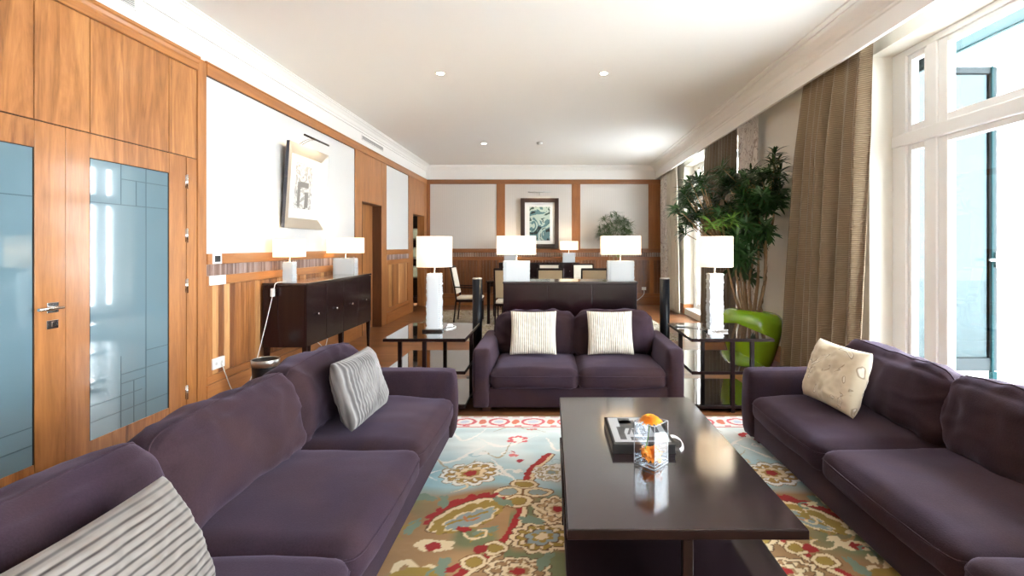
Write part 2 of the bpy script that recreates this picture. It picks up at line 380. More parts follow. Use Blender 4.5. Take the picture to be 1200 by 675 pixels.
# open outer casement outside the near window
M['leaf_frame'] = mat('slate_blue_metal', (.03, .037, .04), .6, Specular_IOR_Level=.05)
def casement(x0, x1, z0, z1, y, label):
    lf = empty('casement_leaf', (x0, y, z0)); tag(lf, label, 'shutter', 'open casement leaves outside the window')
    bm = NB()
    for q in ((x0, z0, x0+.05, z1), (x1-.045, z0, x1, z1), (x0+.051, z0, x1-.046, z0+.1), (x0+.051, z1-.05, x1-.046, z1)): box(bm, q[0], y-.025, q[1], q[2], y+.025, q[3], bev=.005)
    obj('frame', bm, M['leaf_frame'], lf)
    bm = NB(); box(bm, x0+.04, y-.005, z0+.09, x1-.04, y+.005, z1-.04); obj('glass_pane', bm, M['pane_blue'], lf)
    bm = NB(); box(bm, x1-.055, y-.04, z0, x1-.04, y-.026, z1); obj('edge_strip', bm, M['teal'], lf)
    bm = NB(); box(bm, x1-.04, y-.06, 1.18, x1-.02, y-.03, 1.3, bev=.004); box(bm, x1-.1, y-.075, 1.23, x1+.02, y-.055, 1.25, bev=.004); obj('handle', bm, M['steel'], lf)
    bm = NB(); box(bm, x1-.06, y-.05, z0-.1, x1-.02, y-.01, z0, bev=.004); obj('stay', bm, M['teal'], lf)
casement(2.97, 3.495, .37, 2.75, 3.86, 'tall blue glass casement leaf with a handle standing open outside the big window')
casement(2.98, 3.62, .2, 3.2, 4.6, 'blue glass leaf seen through the narrow side pane of the big window')
bm = NB(); box(bm, 3.085, -3, 3.31, 4.15, 12, 3.42); box(bm, 4.1, -3, 3.30, 4.15, 12, 3.45); tag(obj('canopy', bm, M['teal']), 'teal canopy edge above the windows outside', 'canopy')
bm = NB(); box(bm, XR+.30, -12, -.2, 22, 20, -.06); struct('ground', bm, M['terrace'])

# left wall: panelled doors section ------------------------------------------------
def seg_panels(bm, rows, t=.016, x=LW, bev=.002):
    for (y0, z0, y1, z1) in rows: box(bm, x, y0+.003, z0+.003, x+t, y1-.003, z1-.003, bev=bev)
bm = NB(); box(bm, LW, D0, 0, LW+.006, 3.92, ZW); obj('panel_backing', bm, M['gap'], wl)
ZD = 2.041
dseams = [D0, -1.2, -.3, .7, 1.25, 1.74, 2.08, 2.684, 3.01, 3.633, 3.92]
bm = NB(); seg_panels(bm, [(a, ZD, b_, 2.75) for a, b_ in zip(dseams[:-1], dseams[1:])]); obj('upper_panels', bm, M['veneer'], wl)
bm = NB(); prism(bm, [(LW, 2.75), (LW+.024, 2.75), (LW+.028, 2.756), (LW+.028, 2.80), (LW+.034, 2.81), (LW+.040, 2.83), (LW+.048, 2.838), (LW+.048, ZW), (LW, ZW)], D0, 3.92, 'Y'); obj('crown_moulding', bm, M['frame_h'], wl)
bm = NB(); seg_panels(bm, [(3.807, 0, 3.92, ZD), (D0, 0, -.3, ZD), (-.3, 0, .7, ZD), (.7, 0, 1.0, ZD)]); obj('side_panels', bm, M['frame_v'], wl)
bm = NB(); box(bm, LW, 3.922, .002, LW+.024, 4.02, ZW-.002, bev=.003); box(bm, LW, 7.09, 0, LW+.024, 7.33, ZW-.11, bev=.002); box(bm, LW, 8.2, 0, LW+.024, 8.44, ZW-.11, bev=.002)
box(bm, LW, 9.77, 0, LW+.024, 10.05, ZW-.11, bev=.002); box(bm, LW, 10.97, 0, LW+.024, DB, ZW-.11, bev=.002)
box(bm, LW, 7.33, 2.02, LW+.022, 8.2, ZW-.11, bev=.002); box(bm, LW, 10.05, 2.02, LW+.022, 10.97, ZW-.11, bev=.002)
obj('pilasters', bm, M['frame_v'], wl)
bm = NB(); box(bm, LW, 4.02, 2.75, LW+.03, DB, ZW-.012, bev=.003); box(bm, LW, 4.0, ZW-.014, LW+.04, DB, ZW, bev=.003); obj('top_rail', bm, M['frame_h'], wl)
for a, b_ in ((4.02, 7.09), (8.44, 9.77)):
    bm = NB(); box(bm, LW, a+.01, 1.284, LW+.01, b_-.01, 2.75); obj('wall_cloth', bm, M['wallcloth'], wl)
    bm = NB(); box(bm, LW+.01, a, 2.743, LW+.014, b_, 2.75); box(bm, LW+.01, a, 1.28, LW+.014, a+.006, 2.75); box(bm, LW+.01, b_-.006, 1.28, LW+.014, b_, 2.75); obj('shadow_gap', bm, M['gap'], wl)
    bm = NB(); box(bm, LW, a, 1.195, LW+.035, b_, 1.284, bev=.006); box(bm, LW, a, 1.02, LW+.028, b_, 1.10, bev=.005)
    box(bm, LW, a, .205, LW+.026, b_, .27, bev=.005); box(bm, LW, a, 0, LW+.03, b_, .2, bev=.004); obj('dado_rails', bm, M['frame_h'], wl)
    bm = NB(); box(bm, LW, a, 1.10, LW+.02, b_, 1.195)
    y = a+.01
    while y < b_-.02: box(bm, LW+.02, y, 1.103, LW+.026, y+.014, 1.192, bev=.002, seg=1); y += .022
    obj('reeded_band', bm, M['reed'], wl)
    bm = NB()
    for c in (a, b_-.07): box(bm, LW, c, .27, LW+.026, c+.07, 1.02, bev=.005)
    if b_-a > 2: box(bm, LW, (a+b_)/2-.05, .27, LW+.026, (a+b_)/2+.05, 1.02, bev=.005)
    obj('dado_stiles', bm, M['frame_v'], wl)
    bm = NB(); y = a+.07
    while y < b_-.071: box(bm, LW, y+.001, .272, LW+.014, min(y+.074, b_-.07), 1.018, bev=.002, seg=1); y += .075
    obj('dado_planks', bm, M['planks'], wl)
def vent(y0, y1, z0, z1):
    v = empty('air_vent', (LW, (y0+y1)/2, z0))
    bm = NB(); t = .014
    for q in ((y0, z0, y1, z0+t), (y0, z1-t, y1, z1), (y0, z0, y0+t, z1), (y1-t, z0, y1, z1)): box(bm, LW, q[0], q[1], LW+.008, q[2], q[3], bev=.002)
    obj('frame', bm, M['plaster'], v)
    bm = NB(); box(bm, LW, y0+.01, z0+.01, LW+.002, y1-.01, z1-.01); obj('backing', bm, M['vent_dark'], v)
    bm = NB(); n = int((z1-z0-2*t)/.014)
    for i in range(n): z = z0+t+.004+i*.014; box(bm, LW+.002, y0+t, z, LW+.007, y1-t, z+.0065)
    obj('slats', bm, M['vent'], v); return v
v = vent(2.7, 3.36, 2.955, 3.045); tag(v, 'grey slatted air vent high on the wall above the glass double doors', 'vent', 'air vents above the panelling')
v = vent(7.38, 8.33, 2.945, 3.025); tag(v, 'pale slatted air vent high on the wall above the recessed wooden door', 'vent', 'air vents above the panelling')

# double glass doors
dr = empty('door_1', (XL, 2.857, 0)); dr['kind'] = 'structure'
def leaf(y0, y1, g0, g1, hinge_y, flip):
    bm = NB(); X0 = LW+.007; X1 = XL
    for q in ((y0, 0.012, g0, ZD-.003), (g1, 0.012, y1, ZD-.003)): box(bm, X0, q[0]+.003, q[1], X1, q[2], q[3], bev=.002)
    o = obj('door_leaf', bm, M['frame_v'], dr)
    bm = NB()
    for q in ((g0, 0.012, g1, .151), (g0, 1.891, g1, ZD-.003)): box(bm, X0, q[0], q[1], X1, q[2], q[3], bev=.002)
    obj('rails', bm, M['veneer'], o)
    bm = NB(); box(bm, X0+.001, g0, .151, X0+.004, g1, 1.891, mi=0); x = X0+.0042
    W = g1-g0
    def ln(a0, z0, a1, z1):
        ya, yb = (g0+a0*W, g0+a1*W) if not flip else (g1-a1*W, g1-a0*W)
        box(bm, X0+.003, min(ya, yb)-.003, min(z0, z1)-.003, X0+.0048, max(ya, yb)+.003, max(z0, z1)+.003, mi=1)
    ln(.68, .151, .68, 1.891); ln(0, 1.62, 1, 1.62); ln(.36, 1.79, 1, 1.79); ln(.36, .151, .36, .62); ln(0, .36, .62, .36); ln(.0, .26, 1, .26); ln(.36, .5, 1, .5)
    ln(.55, 1.62, .55, 1.79); ln(.52, .151, .52, .44); ln(.36, .44, .68, .44); ln(.36, 1.62, .36, 1.891); ln(.68, .62, 1, .62)
    obj('glass_pane', bm, [M['frost'], M['etch']], o)
    bm = NB()
    for q in ((g0, .151, g0+.005, 1.891), (g1-.005, .151, g1, 1.891), (g0, 1.886, g1, 1.891)): box(bm, X0+.004, q[0], q[1], X1-.001, q[2], q[3])
    obj('glazing_bead', bm, M['gap'], o)
    for z in (1.847, 1.43, 1.04, .215):
        bm = NB(); tube(bm, [(XL+.006, hinge_y, z-.055), (XL+.006, hinge_y, z+.055)], .009, 10); box(bm, XL-.002, hinge_y-.012, z-.05, XL+.003, hinge_y+.012, z+.05)
        obj('hinge', bm, M['chrome'], o)
    return o
l2 = leaf(2.857, 3.803, 3.0075, 3.633, 3.805, False)
l1 = leaf(1.911, 2.857, 2.08, 2.684, 1.909, True)
bm = NB(); box(bm, XL, 2.745, .97, XL+.01, 2.81, 1.03, bev=.003); tube(bm, [(XL, 2.78, 1.0), (XL+.05, 2.78, 1.0)], .009, 10)
tube(bm, [(XL+.05, 2.795, 1.0), (XL+.05, 2.66, 1.0)], .009, 10); obj('handle', bm, M['chrome'], l1)
bm = NB(); box(bm, XL, 2.745, .88, XL+.008, 2.81, .93, bev=.002); box(bm, XL+.008, 2.77, .895, XL+.012, 2.782, .92, bev=.001); obj('keyhole_plate', bm, M['chrome'], l1)

# recessed plain door and dark doorway
bm = NB(); x = LW-.125
box(bm, x-.04, O1[0], 0, x, O1[1], 2.02, bev=.003); d2 = struct('door_2', bm, M['frame_v'], origin=(x, 7.76, 0))
bm = NB(); box(bm, x, 7.40, .95, x+.01, 7.44, 1.07, bev=.003); tube(bm, [(x, 7.42, 1.0), (x+.04, 7.42, 1.0), (x+.04, 7.52, 1.0)], .008, 8); obj('handle', bm, M['chrome'], d2)
def liner(o, m, name):
    bm = NB(); box(bm, LW-.13, o[0], 0, LW+.024, o[0]+.012, 2.02); box(bm, LW-.13, o[1]-.012, 0, LW+.024, o[1], 2.02); box(bm, LW-.13, o[0], 2.008, LW+.024, o[1], 2.02); return struct(name, bm, m)
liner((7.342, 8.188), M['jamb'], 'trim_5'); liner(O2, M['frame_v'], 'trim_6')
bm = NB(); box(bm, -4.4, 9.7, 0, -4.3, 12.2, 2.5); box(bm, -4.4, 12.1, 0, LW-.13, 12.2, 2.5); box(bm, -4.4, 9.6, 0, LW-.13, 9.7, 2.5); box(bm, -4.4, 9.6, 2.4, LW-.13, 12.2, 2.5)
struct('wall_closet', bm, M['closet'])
sh = empty('closet_shelf', (-3.35, 11.85, 0)); tag(sh, 'dark shelf unit inside the dim doorway at the far end', 'shelf')
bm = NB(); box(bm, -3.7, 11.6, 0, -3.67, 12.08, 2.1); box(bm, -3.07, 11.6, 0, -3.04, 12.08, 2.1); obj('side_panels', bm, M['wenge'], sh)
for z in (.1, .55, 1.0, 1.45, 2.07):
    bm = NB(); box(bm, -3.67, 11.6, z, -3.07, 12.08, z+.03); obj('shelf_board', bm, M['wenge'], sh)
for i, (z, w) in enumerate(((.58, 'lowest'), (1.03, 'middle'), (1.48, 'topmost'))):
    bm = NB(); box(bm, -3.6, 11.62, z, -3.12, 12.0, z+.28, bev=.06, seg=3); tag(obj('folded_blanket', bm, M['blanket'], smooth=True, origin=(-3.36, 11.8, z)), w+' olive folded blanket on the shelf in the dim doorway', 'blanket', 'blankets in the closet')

# far wall panelling ----------------------------------------------------------------
bm = NB(); Y = DB
box(bm, XL, Y-.03, 2.755, XR, Y, ZW, bev=.003)
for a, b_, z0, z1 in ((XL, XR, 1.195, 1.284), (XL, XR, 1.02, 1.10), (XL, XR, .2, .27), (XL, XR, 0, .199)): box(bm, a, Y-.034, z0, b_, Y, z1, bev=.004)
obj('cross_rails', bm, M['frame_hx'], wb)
bm = NB()
for a, b_ in ((XL, -2.74), (-1.228, -1.033), (.487, .682), (2.232, XR)):
    box(bm, a, Y-.026, 1.284, b_, Y, 2.755, bev=.003)
    if b_-a > .1 and a < 2: box(bm, (a+b_)/2-.004, Y-.029, 1.284, (a+b_)/2+.004, Y-.02, 2.755)
for c in (-2.82, -1.17, .545, 2.26): box(bm, c, Y-.03, .27, c+.09, Y, 1.02, bev=.003)
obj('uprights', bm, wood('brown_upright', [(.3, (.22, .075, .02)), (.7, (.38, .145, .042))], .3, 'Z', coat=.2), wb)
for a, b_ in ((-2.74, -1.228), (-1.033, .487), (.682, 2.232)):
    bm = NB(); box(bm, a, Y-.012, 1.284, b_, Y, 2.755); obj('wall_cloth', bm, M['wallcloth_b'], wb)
bm = NB(); x = XL+.02
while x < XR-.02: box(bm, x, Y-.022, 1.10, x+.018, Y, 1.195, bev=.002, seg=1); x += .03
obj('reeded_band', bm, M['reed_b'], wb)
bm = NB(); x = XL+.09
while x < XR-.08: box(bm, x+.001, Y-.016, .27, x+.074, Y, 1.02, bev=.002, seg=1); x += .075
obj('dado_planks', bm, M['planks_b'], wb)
# wooden skirting on the window wall
bm = NB()
for a, b_ in ((D0, -2.7), (.2, .8), (4.09, 6.5), (9.75, DB-.04)): box(bm, XR-.018, a, 0, XR, b_, .19, bev=.003)
for d in (9.75,): box(bm, XR-.018, d-.016, 0, 2.84, d, .19, bev=.003)
struct('baseboard_right', bm, M['frame_h'])

# sockets, thermostat
def plate(y, z, w, h, kind):
    t = empty('wall_socket' if kind != 'thermostat' else 'thermostat', (XL+.012, y, z))
    bm = NB(); box(bm, XL+.0, y-w/2, z-h/2, XL+.022, y+w/2, z+h/2, bev=.003); obj('cover_plate', bm, M['white_plastic'], t)
    bm = NB()
    if kind == 'thermostat': box(bm, XL+.02, y-w*.28, z-h*.3, XL+.026, y+w*.3, z+h*.3, bev=.001); obj('display', bm, M['black_plastic'], t)
    elif kind == 'switch':
        for i in range(3): box(bm, XL+.02, y-w*.44+i*w*.3, z-h*.34, XL+.026, y-w*.44+i*w*.3+w*.27, z+h*.34, bev=.001)
        obj('switch_keys', bm, M['white_plastic'], t)
    else:
        for s in (-1, 1):
            if s > 0: bm = NB()
            tube(bm, [(XL+.02, y+s*w*.22, z), (XL+.0235, y+s*w*.22, z)], .014, 12); obj('outlet', bm, M['vent'], t)
    return t
tag(plate(4.13, 1.27-.03, .115, .085, 'thermostat'), 'small white thermostat with dark display on the dado rail', 'thermostat')
t = plate(4.14, 1.06, .2, .08, 'switch'); t.name = 'light_switch'; tag(t, 'wide white light switch plate below the thermostat', 'switch')
tag(plate(4.15, .36, .15, .09, 'socket'), 'white double socket low on the panelling beside the waste bin', 'socket')
t = empty('wall_socket', (2.13, DB-.016, .38)); bm = NB(); box(bm, 2.08, DB-.03, .34, 2.18, DB-.016, .41, bev=.003); obj('cover_plate', bm, M['white_plastic'], t)
bm = NB(); tube(bm, spline([(2.13, DB-.03, .37), (2.12, DB-.06, .25), (1.98, DB-.07, .12), (1.8, DB-.1, .01)]), .006, 6); obj('cord', bm, M['white_plastic'], t)
tag(t, 'white socket with a hanging cord on the far wall beside the curtain', 'socket')

# ceiling fittings
def downlight(x, y, label):
    t = empty('ceiling_spotlight', (x, y, ZC)); bm = NB(); lathe(bm, [(.03, ZC-.002), (.045, ZC-.006), (.052, ZC-.004), (.052, ZC)], x, y, 24); obj('trim_ring', bm, M['chrome'], t, smooth=True)
    bm = NB(); lathe(bm, [(.036, ZC-.007), (.036, ZC-.004)], x, y, 20); obj('lens', bm, M['spot'], t)
    ld = bpy.data.lights.new('spot_beam', 'SPOT'); ld.energy = 25; ld.spot_size = 1.5; ld.spot_blend = .8; ld.color = (1, .93, .8); ld.shadow_soft_size = .04
    lo = bpy.data.objects.new('spot_beam', ld); C.objects.link(lo); lo.parent = t; lo.location = (0, 0, -.03)
    tag(t, label, 'ceiling light', 'recessed ceiling spotlights')
downlight(-1.166, 5.2, 'recessed ceiling spotlight over the tall left lamp side of the lounge')
downlight(.566, 5.2, 'recessed ceiling spotlight above the console behind the small sofa')
downlight(-1.19, 8.77, 'recessed ceiling spotlight above the white armchair end of the dining table')
t = empty('smoke_detector', (-.19, 8.7, ZC)); bm = NB(); lathe(bm, [(.02, ZC-.04), (.045, ZC-.035), (.055, ZC-.015), (.055, ZC)], -.19, 8.7, 24); obj('housing', bm, M['vent'], t, smooth=True)
tag(t, 'small round smoke detector on the ceiling over the dining table', 'smoke detector')

# ------------------------------------------------------------------ rugs
def grid_rug():
    x0, x1, y0, y1 = -.98, 1.86, .25, 3.86; st = .0065
    nx = int((x1-x0)/st)+1; ny = int((y1-y0)/st)+1
    xs = np.linspace(x0, x1, nx); ys_ = np.linspace(y0, y1, ny)
    Xg, Yg = np.meshgrid(xs, ys_)
    rng = np.random.default_rng(4)
    def fract(scale, seed, oct=3, ax=1.0):
        r = np.random.default_rng(seed); outv = np.zeros_like(Xg); amp = 1; tot = 0
        for o in range(oct):
            s = scale*2**o; gx = int((x1-x0)*s*ax)+3; gy = int((y1-y0)*s)+3
            G = r.random((gy, gx)); u = (Xg-x0)*s*ax; v = (Yg-y0)*s
            iu = u.astype(int); iv = v.astype(int); fu = u-iu; fv = v-iv; fu = fu*fu*(3-2*fu); fv = fv*fv*(3-2*fv)
            outv += amp*((G[iv, iu]*(1-fu)+G[iv, iu+1]*fu)*(1-fv)+(G[iv+1, iu]*(1-fu)+G[iv+1, iu+1]*fu)*fv); tot += amp; amp *= .5
        return outv/tot
    wob = (fract(9, 1)-.5)*.06+(fract(38, 21, 2)-.5)*.028; wob2 = (fract(9, 2)-.5)*.06+(fract(38, 22, 2)-.5)*.028
    X = Xg+wob*.5; Y = Yg+wob2*.5
    col = np.zeros(Xg.shape+(3,))
    blue = np.array((.35, .56, .62)); pale = np.array((.8, .83, .81)); brown = np.array((.35, .2, .09)); green = np.array((.2, .22, .11)); tan = np.array((.5, .31, .15))
    cream = np.array((.78, .64, .42)); gold = np.array((.36, .24, .05)); red = np.array((.36, .02, .02)); white = np.array((.86, .85, .82)); slate = np.array((.3, .36, .36)); pink = np.array((.7, .14, .16))
    n1 = fract(3, 5); n2 = fract(14, 6, 2, .25); n3 = fract(1.6, 8, 3)
    def lerp(a, b, t): return a*(1-t[..., None])+b*t[..., None]
    sm = lambda v, a, b: np.clip((v-a)/(b-a), 0, 1)
    field_b = lerp(np.broadcast_to(brown, col.shape), tan, sm(n3, .4, .7))
    # green to the outer side of the scrolling stem
    field_b = lerp(field_b, green, sm(n1+(Xg > -.2)*.2*(Xg < .5)+(Xg > 1.15)*.08, .58, .72))
    field_f = lerp(np.broadcast_to(blue, col.shape), pale, sm(n1*.7+sm(Yg, 2.75, 3.5)*.6, .42, .95))
    col = lerp(field_b, field_f, sm(Yg+(n1-.5)*.25, 2.62, 2.76))
    pinkish = np.array((.72, .6, .52)); col = lerp(col, pinkish, sm(np.abs(Xg-.15)+np.abs(Yg-2.85)*1.2+(n1-.5)*.3, .35, .15)*.8)
    col *= (1+(n2-.5)*.28)[..., None]
    def put(mask, c): 
        col[mask] = np.array(c)*(1+(n2[mask]-.5)*.2)[..., None]
    def P(x, y):
        s = (y-VY)/EYE; return ((x-VX)/s, F/s)
    def ell(c, a, b, ang=0):
        dx = X-c[0]; dy = Y-c[1]; ca, sa = math.cos(ang), math.sin(ang)
        return np.sqrt(((dx*ca+dy*sa)/a)**2+((-dx*sa+dy*ca)/b)**2)
    def scal(c, a, b, ang=0, n=9, amp=.14, ph=0.0):
        dx = X-c[0]; dy = Y-c[1]; ca, sa = math.cos(ang), math.sin(ang); u = (dx*ca+dy*sa)/a; v = (-dx*sa+dy*ca)/b
        return np.sqrt(u*u+v*v)/(1+amp*np.abs(np.sin(n/2*np.arctan2(v, u)+ph)))
    def stroke(pts, w, c, taper=False):
        pts = [(p[0], p[1]) for p in spline([(p[0], p[1], 0) for p in pts], 6)]
        ax_ = [p[0] for p in pts]; ay_ = [p[1] for p in pts]; g_ = w+.07
        i0 = max(0, int((min(ax_)-g_-x0)/st)); i1 = min(nx, int((max(ax_)+g_-x0)/st)+1); j0 = max(0, int((min(ay_)-g_-y0)/st)); j1 = min(ny, int((max(ay_)+g_-y0)/st)+1)
        if i1 <= i0 or j1 <= j0: return
        Xl = X[j0:j1, i0:i1]; Yl = Y[j0:j1, i0:i1]; dm = np.full(Xl.shape, 9.)
        for i in range(len(pts)-1):
            a = np.array(pts[i]); b = np.array(pts[i+1]); ab = b-a; l2 = max((ab**2).sum(), 1e-9)
            t = np.clip(((Xl-a[0])*ab[0]+(Yl-a[1])*ab[1])/l2, 0, 1); dd = np.hypot(Xl-a[0]-t*ab[0], Yl-a[1]-t*ab[1])
            k = (i+.5)/(len(pts)-1); ww = w*(math.sin(PI*min(max(k, .08), .92)) if taper else 1); dm = np.minimum(dm, dd/ww)
        mk = np.zeros(Xg.shape, bool); mk[j0:j1, i0:i1] = dm < 1; put(mk, c)
    def curl(c, r0, turn, ang, w, colr):
        stroke([(c[0]+r0*(1-.75*t)*math.cos(ang+turn*t), c[1]+r0*(1-.75*t)*math.sin(ang+turn*t)) for t in [q/9 for q in range(10)]], w, colr)
    def loop(c, a, b, ang=0, inner=gold):
        put(ell(c, a*1.12, b*1.12, ang) < 1, (.22, .1, .03)); put(ell(c, a, b, ang) < 1, cream); put(ell(c, a*.68, b*.68, ang) < 1, (.24, .12, .03)); put(scal(c, a*.56, b*.56, ang, 7) < 1, inner)
    def palm(c, a, b, ang=0, col1=gold, mid=cream, core=red):
        dk = (.3, .2, .1) if c[1] > 2.7 else (.14, .07, .03); vein = np.sin(np.arctan2(Y-c[1], X-c[0])*11+.6) > .25; lt = white if c[1] > 2.7 else cream
        put(scal(c, a*1.05, b*1.05, ang, 11, .22) < 1, dk); put(scal(c, a, b, ang, 11, .22) < 1, lt); put(scal(c, a*.84, b*.84, ang, 11, .22) < 1, dk); sc_ = scal(c, a*.79, b*.79, ang, 11, .22); put(sc_ < 1, col1); put((sc_ < .93) & vein, lt)
        put(scal(c, a*.54, b*.54, ang, 7, .3, 1) < 1, dk); put(scal(c, a*.49, b*.49, ang, 7, .3, 1) < 1, mid); put(scal(c, a*.3, b*.3, ang, 6, .4) < 1, col1); put(scal(c, a*.2, b*.22, ang, 5, .3) < 1, core)
    XC = .42
    def both(fn, *a, **k): fn(1, *a, **k); fn(-1, *a, **k)
    def mx(p, s): return (p[0] if s > 0 else 2*XC-p[0]+.0, p[1])
    for s in (1, -1):
        A = lambda x, y: mx(P(x, y), s)
        # scrolling red and cream stem with clover loops
        stem = [A(642, 534), A(622, 553), A(613, 575), A(608, 602), A(603, 619), A(588, 637), A(568, 655), A(540, 676), A(500, 720), A(470, 780)]
        off = [(p[0]+.022*s, p[1]-.01) for p in stem]
        stroke(off, .022, (.16, .08, .03)); stroke(off, .016, cream); stroke(stem, .017, red)
        q = A(613, 579)
        for dx, dy, a, b in ((0, .085, .075, .05), (-.085*s, 0, .08, .055), (.08*s, 0, .075, .052), (-.02*s, -.095, .075, .06)): loop((q[0]+dx, q[1]+dy), a, b, inner=gold if dy else slate)
        loop(A(579, 645), .05, .045, .3); loop(A(554, 661), .055, .05, .4); put(scal(A(562, 646), .03, .025, 0, 5) < 1, red)
        # paisley leaf
        c = A(548, 606); ang = .75*s
        put(scal((c[0]-.015*s, c[1]+.045), .19, .105, ang, 14, .2) < 1, red); put(scal(c, .208, .108, ang, 3, .05) < 1, (.16, .08, .03)); put(scal(c, .2, .1, ang, 3, .05) < 1, cream); put(scal((c[0]+.012*s, c[1]-.014), .185, .088, ang, 12, .15) < 1, gold); put(scal((c[0]+.025*s, c[1]-.03), .125, .055, ang, 9, .3) < 1, cream); put(scal((c[0]+.025*s, c[1]-.03), .115, .045, ang, 9, .3) < 1, slate); stroke([(c[0]-.07*s, c[1]-.09), (c[0], c[1]-.03), (c[0]+.09*s, c[1]+.04)], .008, gold); stroke([(c[0]-.02*s, c[1]-.02), (c[0]+.02*s, c[1]-.05), (c[0]+.06*s, c[1]-.02)], .006, (.55, .2, .08))
        c = A(508, 643); put(scal((c[0]-.03, c[1]+.01), .045, .03, 0, 5, .3) < 1, cream); put(scal((c[0]+.04, c[1]), .04, .03, 0, 5, .3) < 1, cream); put(scal(c, .03, .022, 0, 5) < 1, red)
        palm(A(636, 632), .13, .1, 0, gold, slate, cream); palm(A(652, 600), .1, .11, .2, tan, cream, red); palm(A(607, 672), .12, .08, 0, brown, cream, red)
        palm(A(552, 557), .15, .12, .2, (.42, .26, .07), cream, red); palm(A(648, 556), .1, .09, 0, (.5, .42, .25), white, slate)
        stroke([A(470, 700), A(465, 672), A(478, 662), A(490, 672), A(505, 668), A(512, 690)], .016, cream); put(ell(A(486, 690), .14, .11) < 1, gold)
        put(scal(A(607, 517), .055, .05, 0, 6, .4) < 1, pink); put(scal(A(607, 517), .03, .03, 0, 6, .4) < 1, white); put(scal(A(610, 542), .018, .022) < 1, (.4, .03, .06)); put(scal(A(600, 532), .016, .014) < 1, (.4, .05, .08)); put(scal(A(623, 505), .03, .014) < 1, pink)
        for pts in ([A(500, 530), A(520, 545), A(548, 535), A(575, 520)], [A(560, 515), A(590, 525), A(630, 512)], [A(575, 540), A(592, 556), A(604, 566)], [A(530, 508), A(545, 518), A(570, 505)], [A(640, 515), A(652, 530), A(670, 520)]): stroke(pts, .013, white, True)
        for pts in ([A(505, 535), A(530, 552), A(560, 540)], [A(580, 508), A(600, 502), A(640, 508)], [A(565, 530), A(585, 538), A(600, 520)]): stroke(pts, .008, (.45, .4, .28), True)
        for x_, y_ in ((498, 585), (485, 620), (520, 590), (590, 590), (570, 625), (625, 612), (640, 660), (520, 668)): put(scal(A(x_, y_), .05, .022, x_*.1, 5, .5) < 1, (.2, .27, .2))
        stroke([A(548, 640), A(565, 628), A(578, 632)], .01, gold, True); stroke([A(620, 592), A(632, 600), A(640, 606)], .01, cream, True)
    # scattered small motifs elsewhere
    r = random.Random(5)
    for i in range(120):
        c = (r.uniform(x0+.1, x1-.1), r.uniform(y0, 3.55)); 
        if -.5 < c[0] < 0.1 and c[1] > 1.95: continue
        k = r.random(); cc = r.choice([cream, gold, slate, red, tan, (.2, .27, .2)])
        if k < .5: put(scal(c, r.uniform(.015, .045), r.uniform(.012, .035), r.random()*3, 5, .4) < 1, cc)
        else: stroke([c, (c[0]+r.uniform(-.1, .1), c[1]+.07), (c[0]+r.uniform(-.12, .12), c[1]+.14)], .007, r.choice([cream, gold, (.2, .27, .2)]) if c[1] < 2.7 else white, True)
    for i in range(70):
        c = (r.uniform(x0+.3, x1-.3), r.uniform(y0+.1, 3.5)); far = c[1] > 2.68
        colr = r.choice([white, (.62, .5, .34), (.4, .55, .6), (.75, .62, .5)] if far else [cream, gold, (.2, .27, .2), (.45, .26, .1)])
        rr0 = r.uniform(.04, .1); ang = r.uniform(0, 6.28); sg = r.choice([-1, 1])
        curl(c, rr0, sg*r.uniform(3, 6), ang, .0065, colr)
        e_ = (c[0]+rr0*math.cos(ang), c[1]+rr0*math.sin(ang)); put(scal(e_, .024, .018, ang, 5, .5) < 1, r.choice([(.7, .2, .2), (.45, .33, .15), white]) if far else r.choice([red, cream, gold]))
    # border: white ground with pink and red blossoms, gold outer stripe
    e = np.minimum(np.minimum(Xg-x0, x1-Xg), y1-Yg); bord = e < .25
    Xs, Ys = X.copy(), Y.copy()
    side = bord & (np.minimum(Xg-x0, x1-Xg) < (y1-Yg))
    gcol = lerp(np.broadcast_to(np.array((.3, .24, .08)), col.shape), slate*.8, sm(n1, .45, .6))
    put(bord, (.84, .8, .76)); col[side] = gcol[side]
    t = np.where(side, Y, X)
    ph = np.mod(t, .26)/.26-.13/.26; ee = (e-.13)
    rr_ = np.hypot(ph*.26/.085, ee/.075)
    c1 = np.where(side[..., None], gold, pink)
    mk = bord & (rr_ < 1) & (rr_ > .72); col[mk] = np.broadcast_to(c1, col.shape)[mk]
    mk = bord & (rr_ < .4); col[mk] = np.where(side[..., None], cream, (.62, .64, .72))[mk]*np.ones(3)
    ph2 = np.mod(t+.13, .26)-.13; mk = bord & (np.hypot(ph2/.03, ee/.05) < 1); col[mk] = np.where(side[..., None], (.3, .04, .03), (.72, .2, .12))[mk]
    mk = bord & ((np.abs(e-.235) < .006)); col[mk] = (.6, .12, .12)
    mk = bord & (np.abs(e-.03) < .008) & (np.mod(t, .1) < .06); col[mk] = (.65, .16, .16)
    mk = bord & (np.abs(e-.215) < .01) & (np.mod(t, .13) < .05); col[mk] = (.65, .1, .14)
    mk = e < .018; col[mk] = (.3, .22, .06)
    col = np.clip(col, 0, 1)
    me = bpy.data.meshes.new('patterned_rug')
    V = np.zeros((nx*ny, 3)); V[:, 0] = Xg.ravel(); V[:, 1] = Yg.ravel(); V[:, 2] = .012+(fract(60, 9, 1).ravel()-.5)*.0012
    ii = (np.arange(ny-1)[:, None]*nx+np.arange(nx-1)[None, :]).ravel()
    Fc = np.stack([ii, ii+1, ii+nx+1, ii+nx], 1)
    # skirt down to the floor
    ring = np.concatenate([np.arange(nx), (np.arange(1, ny)*nx+nx-1), ((ny-1)*nx+np.arange(nx-2, -1, -1)), (np.arange(ny-2, 0, -1)*nx)])
